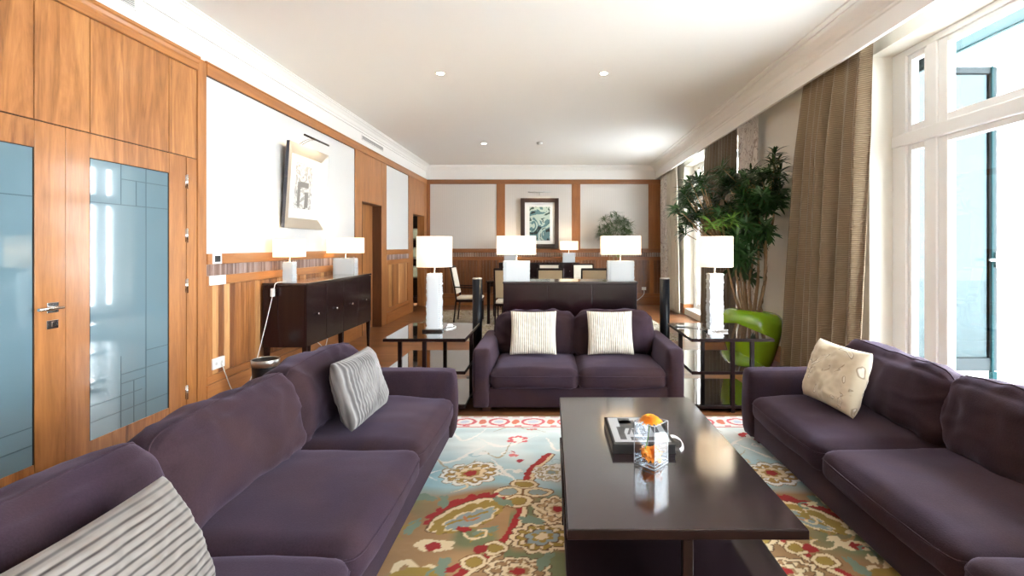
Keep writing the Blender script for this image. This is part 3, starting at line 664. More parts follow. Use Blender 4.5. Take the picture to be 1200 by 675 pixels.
    V2 = V[ring].copy(); V2[:, 2] = 0.0005; base = len(V); k = np.arange(len(ring)); kn = (k+1) % len(ring)
    F2 = np.stack([ring[k], base+k, base+kn, ring[kn]], 1)
    Va = np.concatenate([V, V2]); Fa = np.concatenate([Fc, F2])
    me.vertices.add(len(Va)); me.vertices.foreach_set('co', Va.ravel())
    me.loops.add(Fa.size); me.loops.foreach_set('vertex_index', Fa.ravel().astype(np.int32))
    me.polygons.add(len(Fa)); me.polygons.foreach_set('loop_start', (np.arange(len(Fa))*4).astype(np.int32)); me.polygons.foreach_set('loop_total', np.full(len(Fa), 4, np.int32))
    me.update(calc_edges=True)
    at = me.color_attributes.new('weave', 'FLOAT_COLOR', 'POINT')
    Cc = np.ones((len(Va), 4)); Cc[:base, :3] = col.reshape(-1, 3); Cc[base:, :3] = (.3, .22, .08); at.data.foreach_set('color', Cc.ravel())
    m, nt, out = newmat('woven_rug_wool'); b = bsdf(nt, out, None, .95, Sheen_Weight=.15, Specular_IOR_Level=.1)
    a = N(nt, 'ShaderNodeAttribute', attribute_name='weave'); L(nt, a.outputs['Color'], b.inputs['Base Color']); me.materials.append(m)
    o = bpy.data.objects.new('patterned_rug', me); C.objects.link(o)
    tag(o, 'large floral rug in blue, brown and green with a pink border under the sofas', 'rug')
grid_rug()
bm = NB(); box(bm, -2.27, 6.96, 0, 1.86, 10.2, .012, bev=.004, seg=1)
for i in range(150):
    x = -2.25+i*4.09/149; box(bm, x, 6.91, 0.001, x+.008, 6.965, .006, mi=1)
tag(obj('dining_rug', bm, [M['rug_dining'], M['cream_fabric']], origin=(-.2, 8.6, 0)), 'speckled brown and cream rug under the dining table', 'rug')

# ------------------------------------------------------------------ upholstery
def cushion_fn(hx, hy, hz, r, puff, amp, seed, sag=0.0, wr=1.0):
    def f(u, v, w):
        p = Vector((u*hx, v*hy, w*hz)); q = Vector((max(-hx+r, min(hx-r, p.x)), max(-hy+r, min(hy-r, p.y)), max(-hz+r*.9, min(hz-r*.9, p.z))))
        d = p-q
        if d.length > 1e-6:
            m_ = max(abs(d.x), abs(d.y), abs(d.z)); d = d.normalized()*m_
        p = q+d
        k = max(0, 1-u*u)*max(0, 1-v*v)
        p.z += (1 if w > 0 else -.3)*abs(w)*puff*k**.6
        p.x += u*.018*(1-v*v)*(1-w*w); p.y += v*.022*(1-u*u)*(1-w*w)
        n = mnoise.noise(Vector((p.x*3.1+seed, p.y*3.1, p.z*3)))*1.1 + mnoise.noise(Vector((p.x*9+seed, p.y*5, p.z*7+seed)))*.45*wr
        rdg = 1-abs(mnoise.noise(Vector((p.x*5+seed*2, p.y*8, p.z*5))))*2.2
        e = max(abs(u), abs(v))
        n += max(0, rdg-.5)*.8*wr*(.45+.5*e**2)
        dn = Vector((u*.25, v*.4, w if abs(w) > .3 else w*.5))
        if dn.length > 0: dn.normalize()
        return p+dn*n*amp
    return f
def cushion_bm(f, n=26, w=10, pipe=None):
    bm = NB()
    def face(fx, na, nb):
        g = [[bm.verts.new(f(*fx(-1+2*i/na, -1+2*j/nb))) for j in range(nb+1)] for i in range(na+1)]
        for i in range(na):
            for j in range(nb): bm.faces.new((g[i][j], g[i+1][j], g[i+1][j+1], g[i][j+1])).smooth = True
    face(lambda a, b: (a, b, 1), n, n); face(lambda a, b: (a, b, -1), n, n)
    face(lambda a, b: (a, 1, b), n, w); face(lambda a, b: (a, -1, b), n, w)
    face(lambda a, b: (1, a, b), n, w); face(lambda a, b: (-1, a, b), n, w)
    bmesh.ops.remove_doubles(bm, verts=bm.verts, dist=.0004)
    if pipe is not None:
        for wz in pipe:
            loop = [(-1+2*i/24, -1) for i in range(24)]+[(1, -1+2*i/24) for i in range(24)]+[(1-2*i/24, 1) for i in range(24)]+[(-1, 1-2*i/24) for i in range(25)]
            tube(bm, [f(u, v, wz)*1.0 for u, v in loop], .0042, 6, cap=False)
    return bm
def xf(bm, Mx):
    bmesh.ops.transform(bm, matrix=Mx, verts=bm.verts); return bm
def sofa(name, loc, rz, width, depth, n, arm_w, arm_h, seat_z, back_z, seed, back_lean=.16):
    root = empty(name, loc, rz); hw = width/2
    bm = NB(); box(bm, -hw+.004, .035, .05, hw-.004, depth-.01, .215, bev=.012, seg=3)
    box(bm, -hw+arm_w*.6, depth-.2, .2, hw-arm_w*.6, depth-.005, back_z-.09, bev=.045, seg=4)
    obj('frame', bm, M['sofa'], root, local=True, smooth=True)
    for s in (-1, 1):
        f = cushion_fn(arm_w/2, (depth-.02)/2, (arm_h-.05)/2, .032, .006, .003, seed+s)
        bm = cushion_bm(f, 20, 10); xf(bm, Matrix.Translation((s*(hw-arm_w/2), depth/2+.0, .05+(arm_h-.05)/2)))
        obj('armrest', bm, M['sofa'], root, local=True)
        for y in (.1, depth-.12):
            bm = NB(); box(bm, s*(hw-.11)-.035, y-.035, 0.0136 if n == 3 or y < .5 else 0.0, s*(hw-.11)+.035, y+.035, .055, bev=.004); obj('foot', bm, M['foot'], root, local=True)
    iw = width-2*arm_w; cw = iw/n; sh_ = seat_z-.195
    for i in range(n):
        cx = -iw/2+cw*(i+.5)
        f = cushion_fn(cw/2-.002, (depth-.24)/2, sh_/2, .06, .028, .011, seed+i*3.7, wr=.5)
        bm = cushion_bm(f, 28, 10, pipe=(.42,)); xf(bm, Matrix.Translation((cx, (depth-.24)/2+.0, .195+sh_/2)))
        obj('seat_cushion', bm, M['sofa'], root, local=True)
        bh = back_z-seat_z+.06
        f = cushion_fn(cw/2+.004, bh/2, .115, .085, .038, .026, seed+i*5.3+20, wr=1.35)
        bm = cushion_bm(f, 30, 12, pipe=(.5,))
        R_ = Matrix.Translation((cx, depth-.30, seat_z-.03+bh/2)) @ Matrix.Rotation(PI/2-back_lean, 4, 'X')
        xf(bm, R_); obj('back_cushion', bm, M['sofa'], root, local=True)
    return root
s1 = sofa('long_sofa', (-.645, 2.04, 0), PI/2, 2.80, 1.02, 3, .155, .50, .345, .675, 3.0)
tag(s1, 'long aubergine velvet sofa standing along the panelled wall with glass doors', 'sofa', 'aubergine velvet sofas')
s2 = sofa('long_sofa', (1.34, 2.04, 0), -PI/2, 2.84, 1.02, 3, .155, .50, .345, .675, 11.0)
tag(s2, 'long aubergine velvet sofa under the big window with a beige pillow', 'sofa', 'aubergine velvet sofas')
s3 = sofa('loveseat', (.224, 3.90, 0), 0, 1.70, .97, 2, .14, .52, .355, .70, 21.0, .12)
tag(s3, 'two-seat aubergine velvet sofa with two cream pillows behind the coffee table', 'sofa', 'aubergine velvet sofas')

def pillow(name, c_bl, c_br, c_tl, thick, mat_, ribs, label, amp=.004, seed=0, rib_axis='x', group='throw pillows on the sofas', pinch=.05):
    """corners: bottom left, bottom right, top left (seen from the front)"""
    bl, br, tl = Vector(c_bl), Vector(c_br), Vector(c_tl)
    ax = br-bl; ay = tl-bl; w = ax.length; h = ay.length; ux = ax.normalized(); nz = ux.cross(ay).normalized(); uy = nz.cross(ux)
    cen = bl+(ax+ay)/2
    bm = NB(); n = 72; g = {}
    for side in (1, -1):
        for i in range(n+1):
            for j in range(n+1):
                u = -1+2*i/n; v = -1+2*j/n
                if side == -1 and (i in (0, n) or j in (0, n)): g[side, i, j] = g[1, i, j]; continue
                t = ((1-u**4)*(1-v**4))**.5 if abs(u) < 1 and abs(v) < 1 else 0
                rb = math.sin((u if rib_axis == 'x' else v)*ribs*PI)*amp*min(1, t*1.6) if ribs else 0
                nn = mnoise.noise(Vector((u*2+seed, v*2, side)))*.018*t + mnoise.noise(Vector((u*6+seed, v*6, side+seed)))*.006*t
                pc = pinch*(1-v*v)*abs(u)**3; pd = pinch*(1-u*u)*abs(v)**3
                g[side, i, j] = bm.verts.new(Vector((u*(w/2)*(1-pc), v*(h/2)*(1-pd), side*(thick/2*t+rb)+nn)))
        for i in range(n):
            for j in range(n):
                q = (g[side, i, j], g[side, i+1, j], g[side, i+1, j+1], g[side, i, j+1])
                bm.faces.new(q if side > 0 else q[::-1]).smooth = True
    o = obj(name, bm, mat_, local=True)
    R_ = Matrix((ux, uy, nz)).transposed().to_4x4(); o.matrix_world = Matrix.Translation(cen) @ R_
    tag(o, label, 'pillow', group); return o
M['cream_rib'] = bands('cream_ribbed_cloth', 0, .0185, (.5, .44, .35), (.7, .66, .58), rough=.8)
M['silver_rib'] = bands('silver_grey_ribbed_cloth', 0, .0235, (.055, .048, .046), (.235, .218, .21), rough=.6, distort=.02, Sheen_Weight=.3)
M['stripe_rib'] = bands('taupe_striped_cloth', 1, .0223, (.014, .006, .004), (.165, .142, .125), rough=.6, distort=.004, line=-.3, relief=.2, Sheen_Weight=.3)
pillow('throw_pillow', (-.355, 4.27, .40), (.055, 4.27, .40), (-.355, 4.40, .765), .12, M['cream_rib'], 22, 'cream ribbed pillow on the two-seat sofa, the one nearer the tall lamp with the notebook', seed=1, amp=.0025)
pillow('throw_pillow', (.325, 4.27, .40), (.73, 4.27, .40), (.325, 4.40, .765), .12, M['cream_rib'], 22, 'cream ribbed pillow on the two-seat sofa, the one nearer the green plant pot', seed=2, amp=.0025)
pillow('throw_pillow', (-1.03, 2.56, .385), (-1.01, 3.02, .385), (-1.14, 2.53, .735), .15, M['silver_rib'], 20, 'silver grey ribbed pillow leaning at the far end of the sofa by the panelled wall', amp=.004, seed=3)
pillow('throw_pillow', (-.98, .94, .375), (-.98, 1.43, .375), (-1.13, .94, .68), .18, M['stripe_rib'], 15, 'taupe and brown striped pillow in the near corner of the sofa by the glass doors', amp=.0009, seed=4, rib_axis='y')
m, nt, out = newmat('embroidered_beige_satin'); b = bsdf(nt, out, None, .45, Sheen_Weight=.2)
tc = N(nt, 'ShaderNodeTexCoord'); nz = N(nt, 'ShaderNodeTexNoise'); nz.inputs['Scale'].default_value = 5; nz.inputs['Detail'].default_value = 2; nz.inputs['Distortion'].default_value = 2; L(nt, tc.outputs['Object'], nz.inputs['Vector'])
cr = N(nt, 'ShaderNodeValToRGB'); L(nt, nz.outputs[0], cr.inputs[0])
for p in (.5, .53, .57): cr.color_ramp.elements.new(p)
for e, (p, c) in zip(cr.color_ramp.elements, ((0, (.6, .51, .37)), (.55, (.6, .51, .37)), (.575, (.24, .17, .1)), (.595, (.78, .72, .62)), (.62, (.6, .51, .37)))): e.position = p; e.color = rgb(c)
L(nt, cr.outputs[0], b.inputs['Base Color']); M['beige_satin'] = m
pillow('throw_pillow', (1.64, 3.16, .39), (1.69, 2.72, .385), (1.75, 3.20, .75), .16, M['beige_satin'], 0, 'beige satin pillow with embroidered sprigs on the sofa under the window', seed=6)

# ------------------------------------------------------------------ tables
def shelf_table(name, x0, x1, y0, y1, zt, shelves, th, post, mtop, over=.0, mshelf=None):
    cx, cy = (x0+x1)/2, (y0+y1)/2; root = empty(name, (cx, cy, 0))
    bm = NB(); box(bm, x0, y0, zt-th, x1, y1, zt-.004, bev=.002, seg=1); obj('tabletop_frame', bm, M['wenge'], root)
    bm = NB(); box(bm, x0+.003, y0+.003, zt-.005, x1-.003, y1-.003, zt, bev=.0015, seg=1); obj('tabletop', bm, mtop, root)
    for z in shelves:
        bm = NB(); box(bm, x0+.002, y0+.002, z-th, x1-.002, y1-.002, z-.002, bev=.002, seg=1); sh_ = obj('shelf', bm, M['wenge'], root)
        bm = NB(); box(bm, x0+.006, y0+.006, z-.003, x1-.006, y1-.006, z, bev=.001, seg=1); obj('shelf_surface', bm, mshelf or mtop, sh_)
    h = post/2; zb = 0.0136 if name == 'coffee_table' else 0
    for px, py in ((cx, y0+h), (cx, y1-h), (x0+h, cy), (x1-h, cy)):
        bm = NB(); box(bm, px-h, py-h, zb, px+h, py+h, zt-th, bev=.002, seg=1); obj('leg', bm, M['wenge'], root)
    return root
ct = shelf_table('coffee_table', .056, .868, 1.643, 3.08, .40, (.15,), .036, .034, M['lacquer_top'])
tag(ct, 'low rectangular dark polished coffee table in the middle of the sofas', 'table')
lt = shelf_table('lamp_table', -1.354, -.687, 3.96, 4.77, .60, (.336, .06), .026, .032, M['table_glass'])
tag(lt, 'square black glass-topped side table beside the panelled-wall sofa, three tiers', 'table', 'tiered side tables with tall lamps')
rt = shelf_table('lamp_table', 1.14, 1.81, 3.96, 4.77, .60, (.336, .06), .026, .032, M['table_glass'])
tag(rt, 'square black glass-topped side table in front of the green plant pot, three tiers', 'table', 'tiered side tables with tall lamps')

def sideboard(name, cx, cy, rz, Lh, dep, z0, z1, doors, legs=3, knobs=True, knob_z=.66):
    """front faces local -y; local origin at the centre on the floor"""
    root = empty(name, (cx, cy, 0), rz); hl = Lh/2; hd = dep/2
    bm = NB(); box(bm, -hl, -hd+.018, z0, hl, hd, z1-.022, bev=.003); obj('body', bm, M['lacquer'], root, local=True)
    bm = NB(); box(bm, -hl-.004, -hd-.004, z1-.022, hl+.004, hd, z1, bev=.003); obj('top', bm, M['lacquer_top'], root, local=True)
    w = Lh/doors
    for i in range(doors):
        a = -hl+i*w
        bm = NB(); box(bm, a+.003, -hd, z0+.004, a+w-.003, -hd+.02, z1-.028, bev=.002); d = obj('door', bm, M['lacquer'], root, local=True)
        if knobs:
            bm = NB(); tube(bm, [(a+w/2, -hd, knob_z), (a+w/2, -hd-.014, knob_z), (a+w/2, -hd-.016, knob_z), (a+w/2, -hd-.024, knob_z)], [.005, .005, .014, .012], 12); obj('knob', bm, M['chrome'], d, local=True)
    for i in range(legs):
        x = -hl+.03+i*(Lh-.06)/(legs-1)
        for y in (-hd+.028, hd-.028):
            bm = NB(); box(bm, -.022, -.022, 0, .022, .022, z0, bev=.002)
            for v in bm.verts:
                k = 1-.5*(1-v.co.z/z0); v.co.x = v.co.x*k+x; v.co.y = v.co.y*k+y
            obj('leg', bm, M['lacquer'], root, local=True)
    return root
sb = sideboard('sideboard', -2.586, 5.63, PI/2, 1.72, .43, .36, .987, 4)
tag(sb, 'dark lacquered sideboard with four knobbed doors standing on legs against the panelled wall', 'sideboard')
cs = sideboard('console_cabinet', .2, 5.16, 0, 1.357, .40, .1, .988, 3, legs=2, knobs=False)
tag(cs, 'dark aubergine console cabinet behind the two-seat sofa carrying two lamps', 'cabinet')
bs = sideboard('sideboard', -.24, 10.9, 0, 1.76, .43, .36, .987, 4, knob_z=.8)
tag(bs, 'dark lacquered sideboard under the framed picture on the far wall', 'sideboard')

# ------------------------------------------------------------------ lamps
def add_bulb(root, z, e):
    ld = bpy.data.lights.new('bulb_glow', 'POINT'); ld.energy = e; ld.color = (1, .82, .55); ld.shadow_soft_size = .035
    lo = bpy.data.objects.new('bulb_glow', ld); C.objects.link(lo); lo.parent = root; lo.location = (0, 0, z)
def stack(bm, hx, hy, z0, z1, lay, jit, seed):
    """smooth glass block whose corners show the chipped rims of stacked sheets"""
    r = random.Random(seed); n = int((z1-z0)/lay); dz = (z1-z0)/n
    box(bm, -hx*.8, -hy, z0, hx*.8, hy, z1, bev=.002); box(bm, -hx, -hy*.8, z0+.0005, hx, hy*.8, z1-.0005, bev=.002)
    for i in range(n):
        a, b_ = hx+r.uniform(-.3, 1)*jit, hy+r.uniform(-.3, 1)*jit; dx = r.uniform(-jit, jit)*.4
        box(bm, dx-a, -hy*.93, z0+i*dz+.0004, dx+a, hy*.93, z0+(i+1)*dz-.0004, bev=.003, seg=2)
        box(bm, -hx*.93, dx-b_, z0+i*dz+.001, hx*.93, dx+b_, z0+(i+1)*dz-.001, bev=.003, seg=2) if False else None
def lamp(name, loc, rz, kind, seed=0, e=9, foot=True):
    root = empty(name, loc, rz)
    if kind == 'tall':
        hx = hy = .058; h0, h1 = .028, .505; zs0, zs1, sx = .563, .833, .155
        bm = NB(); box(bm, -.088, -.088, 0, .088, .088, .02, bev=.003); obj('base', bm, M['chrome'] if seed % 2 else M['table_glass'], root, local=True)
        bm = NB(); stack(bm, hx, hy, .02, h1, .017, .006, seed); obj('column', bm, M['lamp_glass'], root, local=True)
        bm = NB(); lathe(bm, [(sx, zs0), (sx, zs1), (sx-.004, zs1), (sx-.004, zs0), (sx, zs0)], 0, 0, 48, cap=False); obj('lamp_shade', bm, M['lamp_shade'], root, local=True, smooth=True)
    else:
        W, D, H = {'slab': (.14, .06, .205), 'small': (.05, .05, .2)}[kind]; h1 = H
        zs0, zs1 = (H+.065, H+.26) if kind == 'slab' else (H+.05, H+.23)
        bm = NB(); stack(bm, W*.97, D*.97, .0, H, .012, .004, seed); obj('column', bm, M['lamp_glass'], root, local=True)
        sw, sd = {'slab': (.2, .1), 'small': (.11, .11)}[kind]
        bm = NB()
        for q in ((-sw, -sd, sw, -sd+.003), (-sw, sd-.003, sw, sd), (-sw, -sd+.003, -sw+.003, sd-.003), (sw-.003, -sd+.003, sw, sd-.003)): box(bm, q[0], q[1], zs0, q[2], q[3], zs1)
        obj('lamp_shade', bm, M['lamp_shade'], root, local=True)
    bm = NB(); lathe(bm, [(.012, h1-.004), (.012, h1+.004), (.007, h1+.01), (.007, zs0+.02), (.014, zs0+.03), (.014, zs0+.06)], 0, 0, 16); obj('neck', bm, M['chrome'], root, local=True, smooth=True)
    bm = NB(); lathe(bm, [(.008, zs0+.06), (.022, zs0+.085), (.028, zs0+.11), (.02, zs0+.135), (.004, zs0+.145)], 0, 0, 16); obj('bulb', bm, M['bulb'], root, local=True, smooth=True)
    add_bulb(root, zs0+.12, e); return root
g1 = 'tall glass-column lamps on the side tables'
l = lamp('table_lamp', (-1.03, 4.36, .60), 0, 'tall', 2, 8); tag(l, 'tall lamp with white drum shade and glass column, near the waste bin and sideboard', 'lamp', g1)
bm = NB(); tube(bm, spline([(.07, .1, .004), (.1, .17, .01), (.14, .2, .006), (.16, .12, .005), (.1, .0, .004)], 6), .004, 6); box(bm, .08, .15, 0, .13, .18, .03, bev=.008); obj('cord', bm, M['white_plastic'], l, local=True)
r = lamp('table_lamp', (1.46, 4.36, .60), 0, 'tall', 5, 8); tag(r, 'tall lamp with white drum shade and stacked glass column in front of the potted plant', 'lamp', g1)
bm = NB(); tube(bm, spline([(-.09, .02, .004), (-.14, .09, .006), (-.2, .15, .005), (-.26, .2, .005), (-.32, .17, .005)], 6), .004, 6); box(bm, -.3, .16, .0, -.21, .2, .022, bev=.008); obj('cord', bm, M['steel'], r, local=True)
g2 = 'wide glass-block lamps'
tag(lamp('table_lamp', (-.354, 5.15, .988), 0, 'slab', 7, 6), 'wide-shaded glass block lamp on the console, the one nearer the white armchair', 'lamp', g2)
tag(lamp('table_lamp', (.734, 5.15, .988), 0, 'slab', 8, 6), 'wide-shaded glass block lamp on the console, the one nearer the window', 'lamp', g2)
lb = lamp('table_lamp', (-2.6, 6.23, .987), 0, 'slab', 9, 6); tag(lb, 'wide-shaded glass block lamp on the far end of the sideboard by the wall', 'lamp', g2)
tag(lamp('table_lamp', (.41, 10.9, .987), 0, 'slab', 10, 6), 'glass block lamp on the far sideboard, right beside the framed teal print', 'lamp', g2)
tag(lamp('table_lamp', (-.89, 10.9, .987), 0, 'slab', 11, 6), 'glass block lamp on the far sideboard mostly hidden behind the console lamp', 'lamp', g2)
sl = lamp('table_lamp', (-2.62, 4.93, .987), 0, 'small', 12, 8); tag(sl, 'narrow glass-column lamp with small white shade and trailing cord on the sideboard', 'lamp')
p = [(-2.62, 4.93, .995), (-2.64, 4.82, .995), (-2.66, 4.752, .985), (-2.665, 4.73, .93), (-2.69, 4.70, .75), (-2.72, 4.62, .45), (-2.74, 4.5, .15), (-2.755, 4.38, .05), (-2.765, 4.27, .09), (-2.78, 4.2, .25), (-2.79, 4.165, .355)]
bm = NB(); tube(bm, spline(p, 6), .004, 6); co = obj('cord', bm, M['white_plastic'], sl)
bm = NB(); box(bm, -2.685, 4.70, .86, -2.655, 4.735, .94, bev=.006); obj('inline_switch', bm, M['white_plastic'], co)
bm = NB(); tube(bm, spline([(-2.6, 6.3, .993), (-2.7, 6.34, .993), (-2.812, 6.34, .97), (-2.815, 6.3, .5), (-2.78, 6.12, .2), (-2.74, 5.95, .12), (-2.74, 5.8, .2), (-2.79, 5.7, .3)], 6), .005, 6); obj('cord', bm, M['white_plastic'], lb)

# waste bin
wbn = empty('waste_bin', (-2.45, 4.22, 0)); tag(wbn, 'black round waste bin with a steel rim beside the sideboard', 'bin')
bm = NB(); lathe(bm, [(.092, 0), (.105, .33), (.105, .372), (.101, .372), (.088, .012), (.001, .01)], -2.45, 4.22, 36, cap=False); lathe(bm, [(.001, 0), (.092, 0)], -2.45, 4.22, 36, cap=False); obj('body', bm, M['black_plastic'], wbn, smooth=True)
bm = NB(); lathe(bm, [(.106, .32), (.109, .32), (.111, .375), (.108, .378), (.1055, .376), (.1055, .32)], -2.45, 4.22, 36, cap=False); obj('rim', bm, M['steel'], wbn, smooth=True)

# column speakers
for x, w in ((-.745, 'behind the side table on the panelled-wall side'), (1.165, 'behind the side table next to the potted plant')):
    s = empty('column_speaker', (x, 5.0, 0)); tag(s, 'slim black column speaker standing '+w, 'speaker', 'slim column speakers')
    bm = NB(); lathe(bm, [(.11, 0), (.11, .012), (.05, .02)], x, 5.0, 36); obj('base', bm, M['black_plastic'], s, smooth=False)
    bm = NB(); lathe(bm, [(.049, .018), (.049, 1.012)], x, 5.0, 36); obj('body', bm, mat('speaker_grille', (.005, .006, .009), .35, Specular_IOR_Level=.18), s)
    bm = NB(); lathe(bm, [(.049, 1.012), (.049, 1.018), (.044, 1.024)], x, 5.0, 36); obj('cap', bm, M['steel'], s)

# ------------------------------------------------------------------ things on the coffee table
bk = empty('picture_book', (.43, 2.42, .40)); tag(bk, 'black hardcover book with a grey and white cover lying on the coffee table', 'book')
bm = NB(); box(bm, .285, 2.24, .4005, .575, 2.60, .405, bev=.001, seg=1); box(bm, .285, 2.24, .437, .575, 2.60, .442, bev=.001, seg=1); box(bm, .285, 2.24, .4005, .291, 2.60, .442); box(bm, .29, 2.24, .405, .57, 2.245, .437); obj('cover', bm, M['book_black'], bk)
bm = NB(); box(bm, .291, 2.246, .405, .568, 2.592, .437); obj('pages', bm, M['pages'], bk)
bm = NB(); box(bm, .30, 2.27, .4421, .56, 2.59, .4426, mi=0)
for q in ((.33, 2.30, .36, 2.46), (.35, 2.44, .43, 2.55), (.44, 2.34, .47, 2.5), (.38, 2.29, .5, 2.33), (.40, 2.36, .425, 2.43), (.50, 2.38, .53, 2.56), (.35, 2.5, .41, 2.58)): box(bm, q[0], q[1], .4426, q[2], q[3], .4429, mi=1)
for a in range(5): prism(bm, [(.34+a*.03, 2.36), (.352+a*.03, 2.36), (.39+a*.03, 2.5), (.378+a*.03, 2.5)], .4429, .4432, 'Z', mi=1)
obj('cover_print', bm, [M['book_white'], M['book_grey']], bk)
bm = NB(); pts = spline([(.568, 2.36, .425), (.60, 2.35, .43), (.625, 2.32, .42), (.62, 2.28, .405), (.60, 2.25, .4035)], 6)
for i in range(len(pts)-1):
    a, b_ = pts[i], pts[i+1]; vs = [bm.verts.new(q) for q in (a, b_, b_+Vector((0, .035, 0)), a+Vector((0, .035, 0)))]; bm.faces.new(vs)
bmesh.ops.remove_doubles(bm, verts=bm.verts, dist=.0001); bmesh.ops.solidify(bm, geom=bm.faces[:], thickness=.0015); obj('ribbon', bm, M['ribbon'], bk)

vz = empty('glass_vase', (.44, 2.145, .40), PI/4); tag(vz, 'square clear glass vase with an orange flower standing on the coffee table', 'vase')
h = .053; t = .006; H = .185
bm = NB()
out_ = [(-h, -h), (h, -h), (h, h), (-h, h)]; k = h-t; inn = [(-k, -k), (k, -k), (k, k), (-k, k)]
def ring(pts, z): return [bm.verts.new((x, y, z)) for x, y in pts]
A = ring(out_, .001); B = ring(out_, H); Cc = ring(inn, H); D = ring(inn, .018)
bm.faces.new(A[::-1]); bm.faces.new(D)
for i in range(4):
    j = (i+1) % 4; bm.faces.new((A[i], A[j], B[j], B[i])); bm.faces.new((B[i], B[j], Cc[j], Cc[i])); bm.faces.new((Cc[i], Cc[j], D[j], D[i]))
obj('vase_body', bm, M['vase'], vz, local=True)
bm = NB()
for i in range(4):
    (xa, ya), (xb, yb) = out_[i], out_[(i+1)%4]
    tube(bm, [(xa*.98, ya*.98, .002), (xa*.98, ya*.98, H)], .0016, 6)
    for zz_ in (.002, .016, H): tube(bm, [(xa*.98, ya*.98, zz_), (xb*.98, yb*.98, zz_)], .0014, 6)
obj('edge_glints', bm, M['vase_edge'], vz, local=True)  # pale tubes paint in the bright glint along the glass edges
bm = NB(); r_ = random.Random(2)
for i in range(130):
    a = r_.uniform(0, 2*PI); u = r_.uniform(-.034, .034); v_ = r_.uniform(-.034, .034); z = r_.uniform(.024, .062); s_ = r_.uniform(.01, .018)
    Mx = Matrix.Translation((u, v_, z)) @ Matrix.Rotation(a, 4, 'Z') @ Matrix.Rotation(r_.uniform(-.9, .9), 4, 'X')
    prev = None
    for q in range(4):
        tt = q/3; w_ = s_*.55*math.sin(PI*(.15+.8*tt)); c1 = bm.verts.new(Mx @ Vector((-w_, (tt-.5)*s_*2, .004*math.sin(PI*tt)))); c2 = bm.verts.new(Mx @ Vector((w_, (tt-.5)*s_*2, .004*math.sin(PI*tt))))
        if prev: bm.faces.new((prev[0], prev[1], c2, c1))
        prev = (c1, c2)
fl = empty('orange_flower', (.44, 2.145, .40)); tag(fl, 'orange blossom standing in the square glass vase with petals at its bottom', 'flower')
obj('fallen_petals', bm, M['orange'], fl, local=True)
bm = NB()
for k in range(5):
    n = 16+k*2; rad = .058-.009*k; zz = .186+.0028*k
    for i in range(n):
        a = 2*PI*i/n+k*.4+r_.uniform(-.1, .1); Mx = Matrix.Translation((-.006, 0, zz)) @ Matrix.Rotation(a, 4, 'Z'); prev = None
        for q in range(5):
            tt = q/4; w_ = .0085*math.sin(PI*(.2+.7*tt)); x = rad*tt; z = .004*math.sin(PI*tt)+.01*tt*k/4-(.005*tt*tt if k < 2 else 0)
            c1 = bm.verts.new(Mx @ Vector((x, -w_, z))); c2 = bm.verts.new(Mx @ Vector((x, w_, z+.002)))
            if prev: bm.faces.new((prev[0], prev[1], c2, c1))
            prev = (c1, c2)
lathe(bm, [(.004, .175), (.014, .184), (.015, .192), (.010, .199), (.002, .201)], -.006, 0, 12)
obj('blossom', bm, M['orange'], fl, local=True, smooth=True)
bm = NB(); tube(bm, spline([(-.006, 0, .182), (-.012, 0, .12), (-.026, -.008, .065), (-.034, -.012, .03)], 6), .0022, 8); obj('stem', bm, M['stem'], fl, local=True)

# ------------------------------------------------------------------ dining set
def chair(name):
    root = empty(name, (0, 0, 0)); w = .215
    bm = NB(); box(bm, -w+.012, -.22, .40, w-.012, .215, .445, bev=.016, seg=3); obj('seat', bm, M['cream_fabric'], root, local=True, smooth=True)
    bm = NB(); box(bm, -w, -.225, .36, w, .22, .402, bev=.004); obj('seat_frame', bm, M['wenge'], root, local=True)
    def lean(y, z): return y-.11*max(0, (z-.42))/.55
    bm = NB()
    for s in (-1, 1): tube(bm, [(s*(w-.014), lean(-.21, z), z) for z in (.4, .6, .8, .975)], .0135, 4)
    box(bm, -w+.01, lean(-.21, .97)-.012, .945, w-.01, lean(-.21, .97)+.012, .98, bev=.003); obj('back_frame', bm, M['wenge'], root, local=True)
    for yo, mt in ((.012, 'cream_fabric'), (-.012, 'beige_fabric')):
        bm = NB(); pts = [(lean(-.21, z)+yo+d, z) for z, d in ((.50, -.009), (.945, -.009), (.945, .011), (.50, .011))]
        prism(bm, pts, -w+.028, w-.028, 'X'); obj('backrest', bm, M[mt], root, local=True)
    for s in (-1, 1):
        bm = NB(); box(bm, s*(w-.018)-.011, .18, 0, s*(w-.018)+.011, .208, .37, bev=.002); obj('leg', bm, M['wenge'], root, local=True)
        bm = NB(); tube(bm, [(s*(w-.018), -.26, 0), (s*(w-.018), -.22, .37)], [.012, .016], 4); obj('leg', bm, M['wenge'], root, local=True)
        bm = NB(); tube(bm, [(s*(w+.004), lean(-.21, .62), .62), (s*(w+.004), .1, .605), (s*(w+.004), .15, .595), (s*(w-.006), .17, .56), (s*(w-.012), .19, .37)], .011, 6); obj('armrest', bm, M['wenge'], root, local=True)
    return root
c0 = chair('dining_chair'); g = 'dining chairs around the table'
spots = [(-1.42, 8.72, -PI/2, 'white-backed dining armchair seen side-on at the table end'),
         (-.69, 8.12, 0, 'beige-backed dining chair mostly hidden behind the console lamp by the wall side'),
         (.0, 8.12, 0, 'beige-backed dining chair seen from behind at the middle of the table'),
         (.70, 8.12, 0, 'beige-backed dining chair seen from behind, partly covered by the console lamp near the window'),
         (-.72, 9.6, PI, 'white dining chair across the table, hidden behind the console lamp by the wall side'),
         (-.025, 9.6, PI, 'white dining chair across the table facing the lounge, just below the framed picture'),
         (.66, 9.6, PI, 'white dining chair across the table facing the lounge, beside the lit small far lamp')]
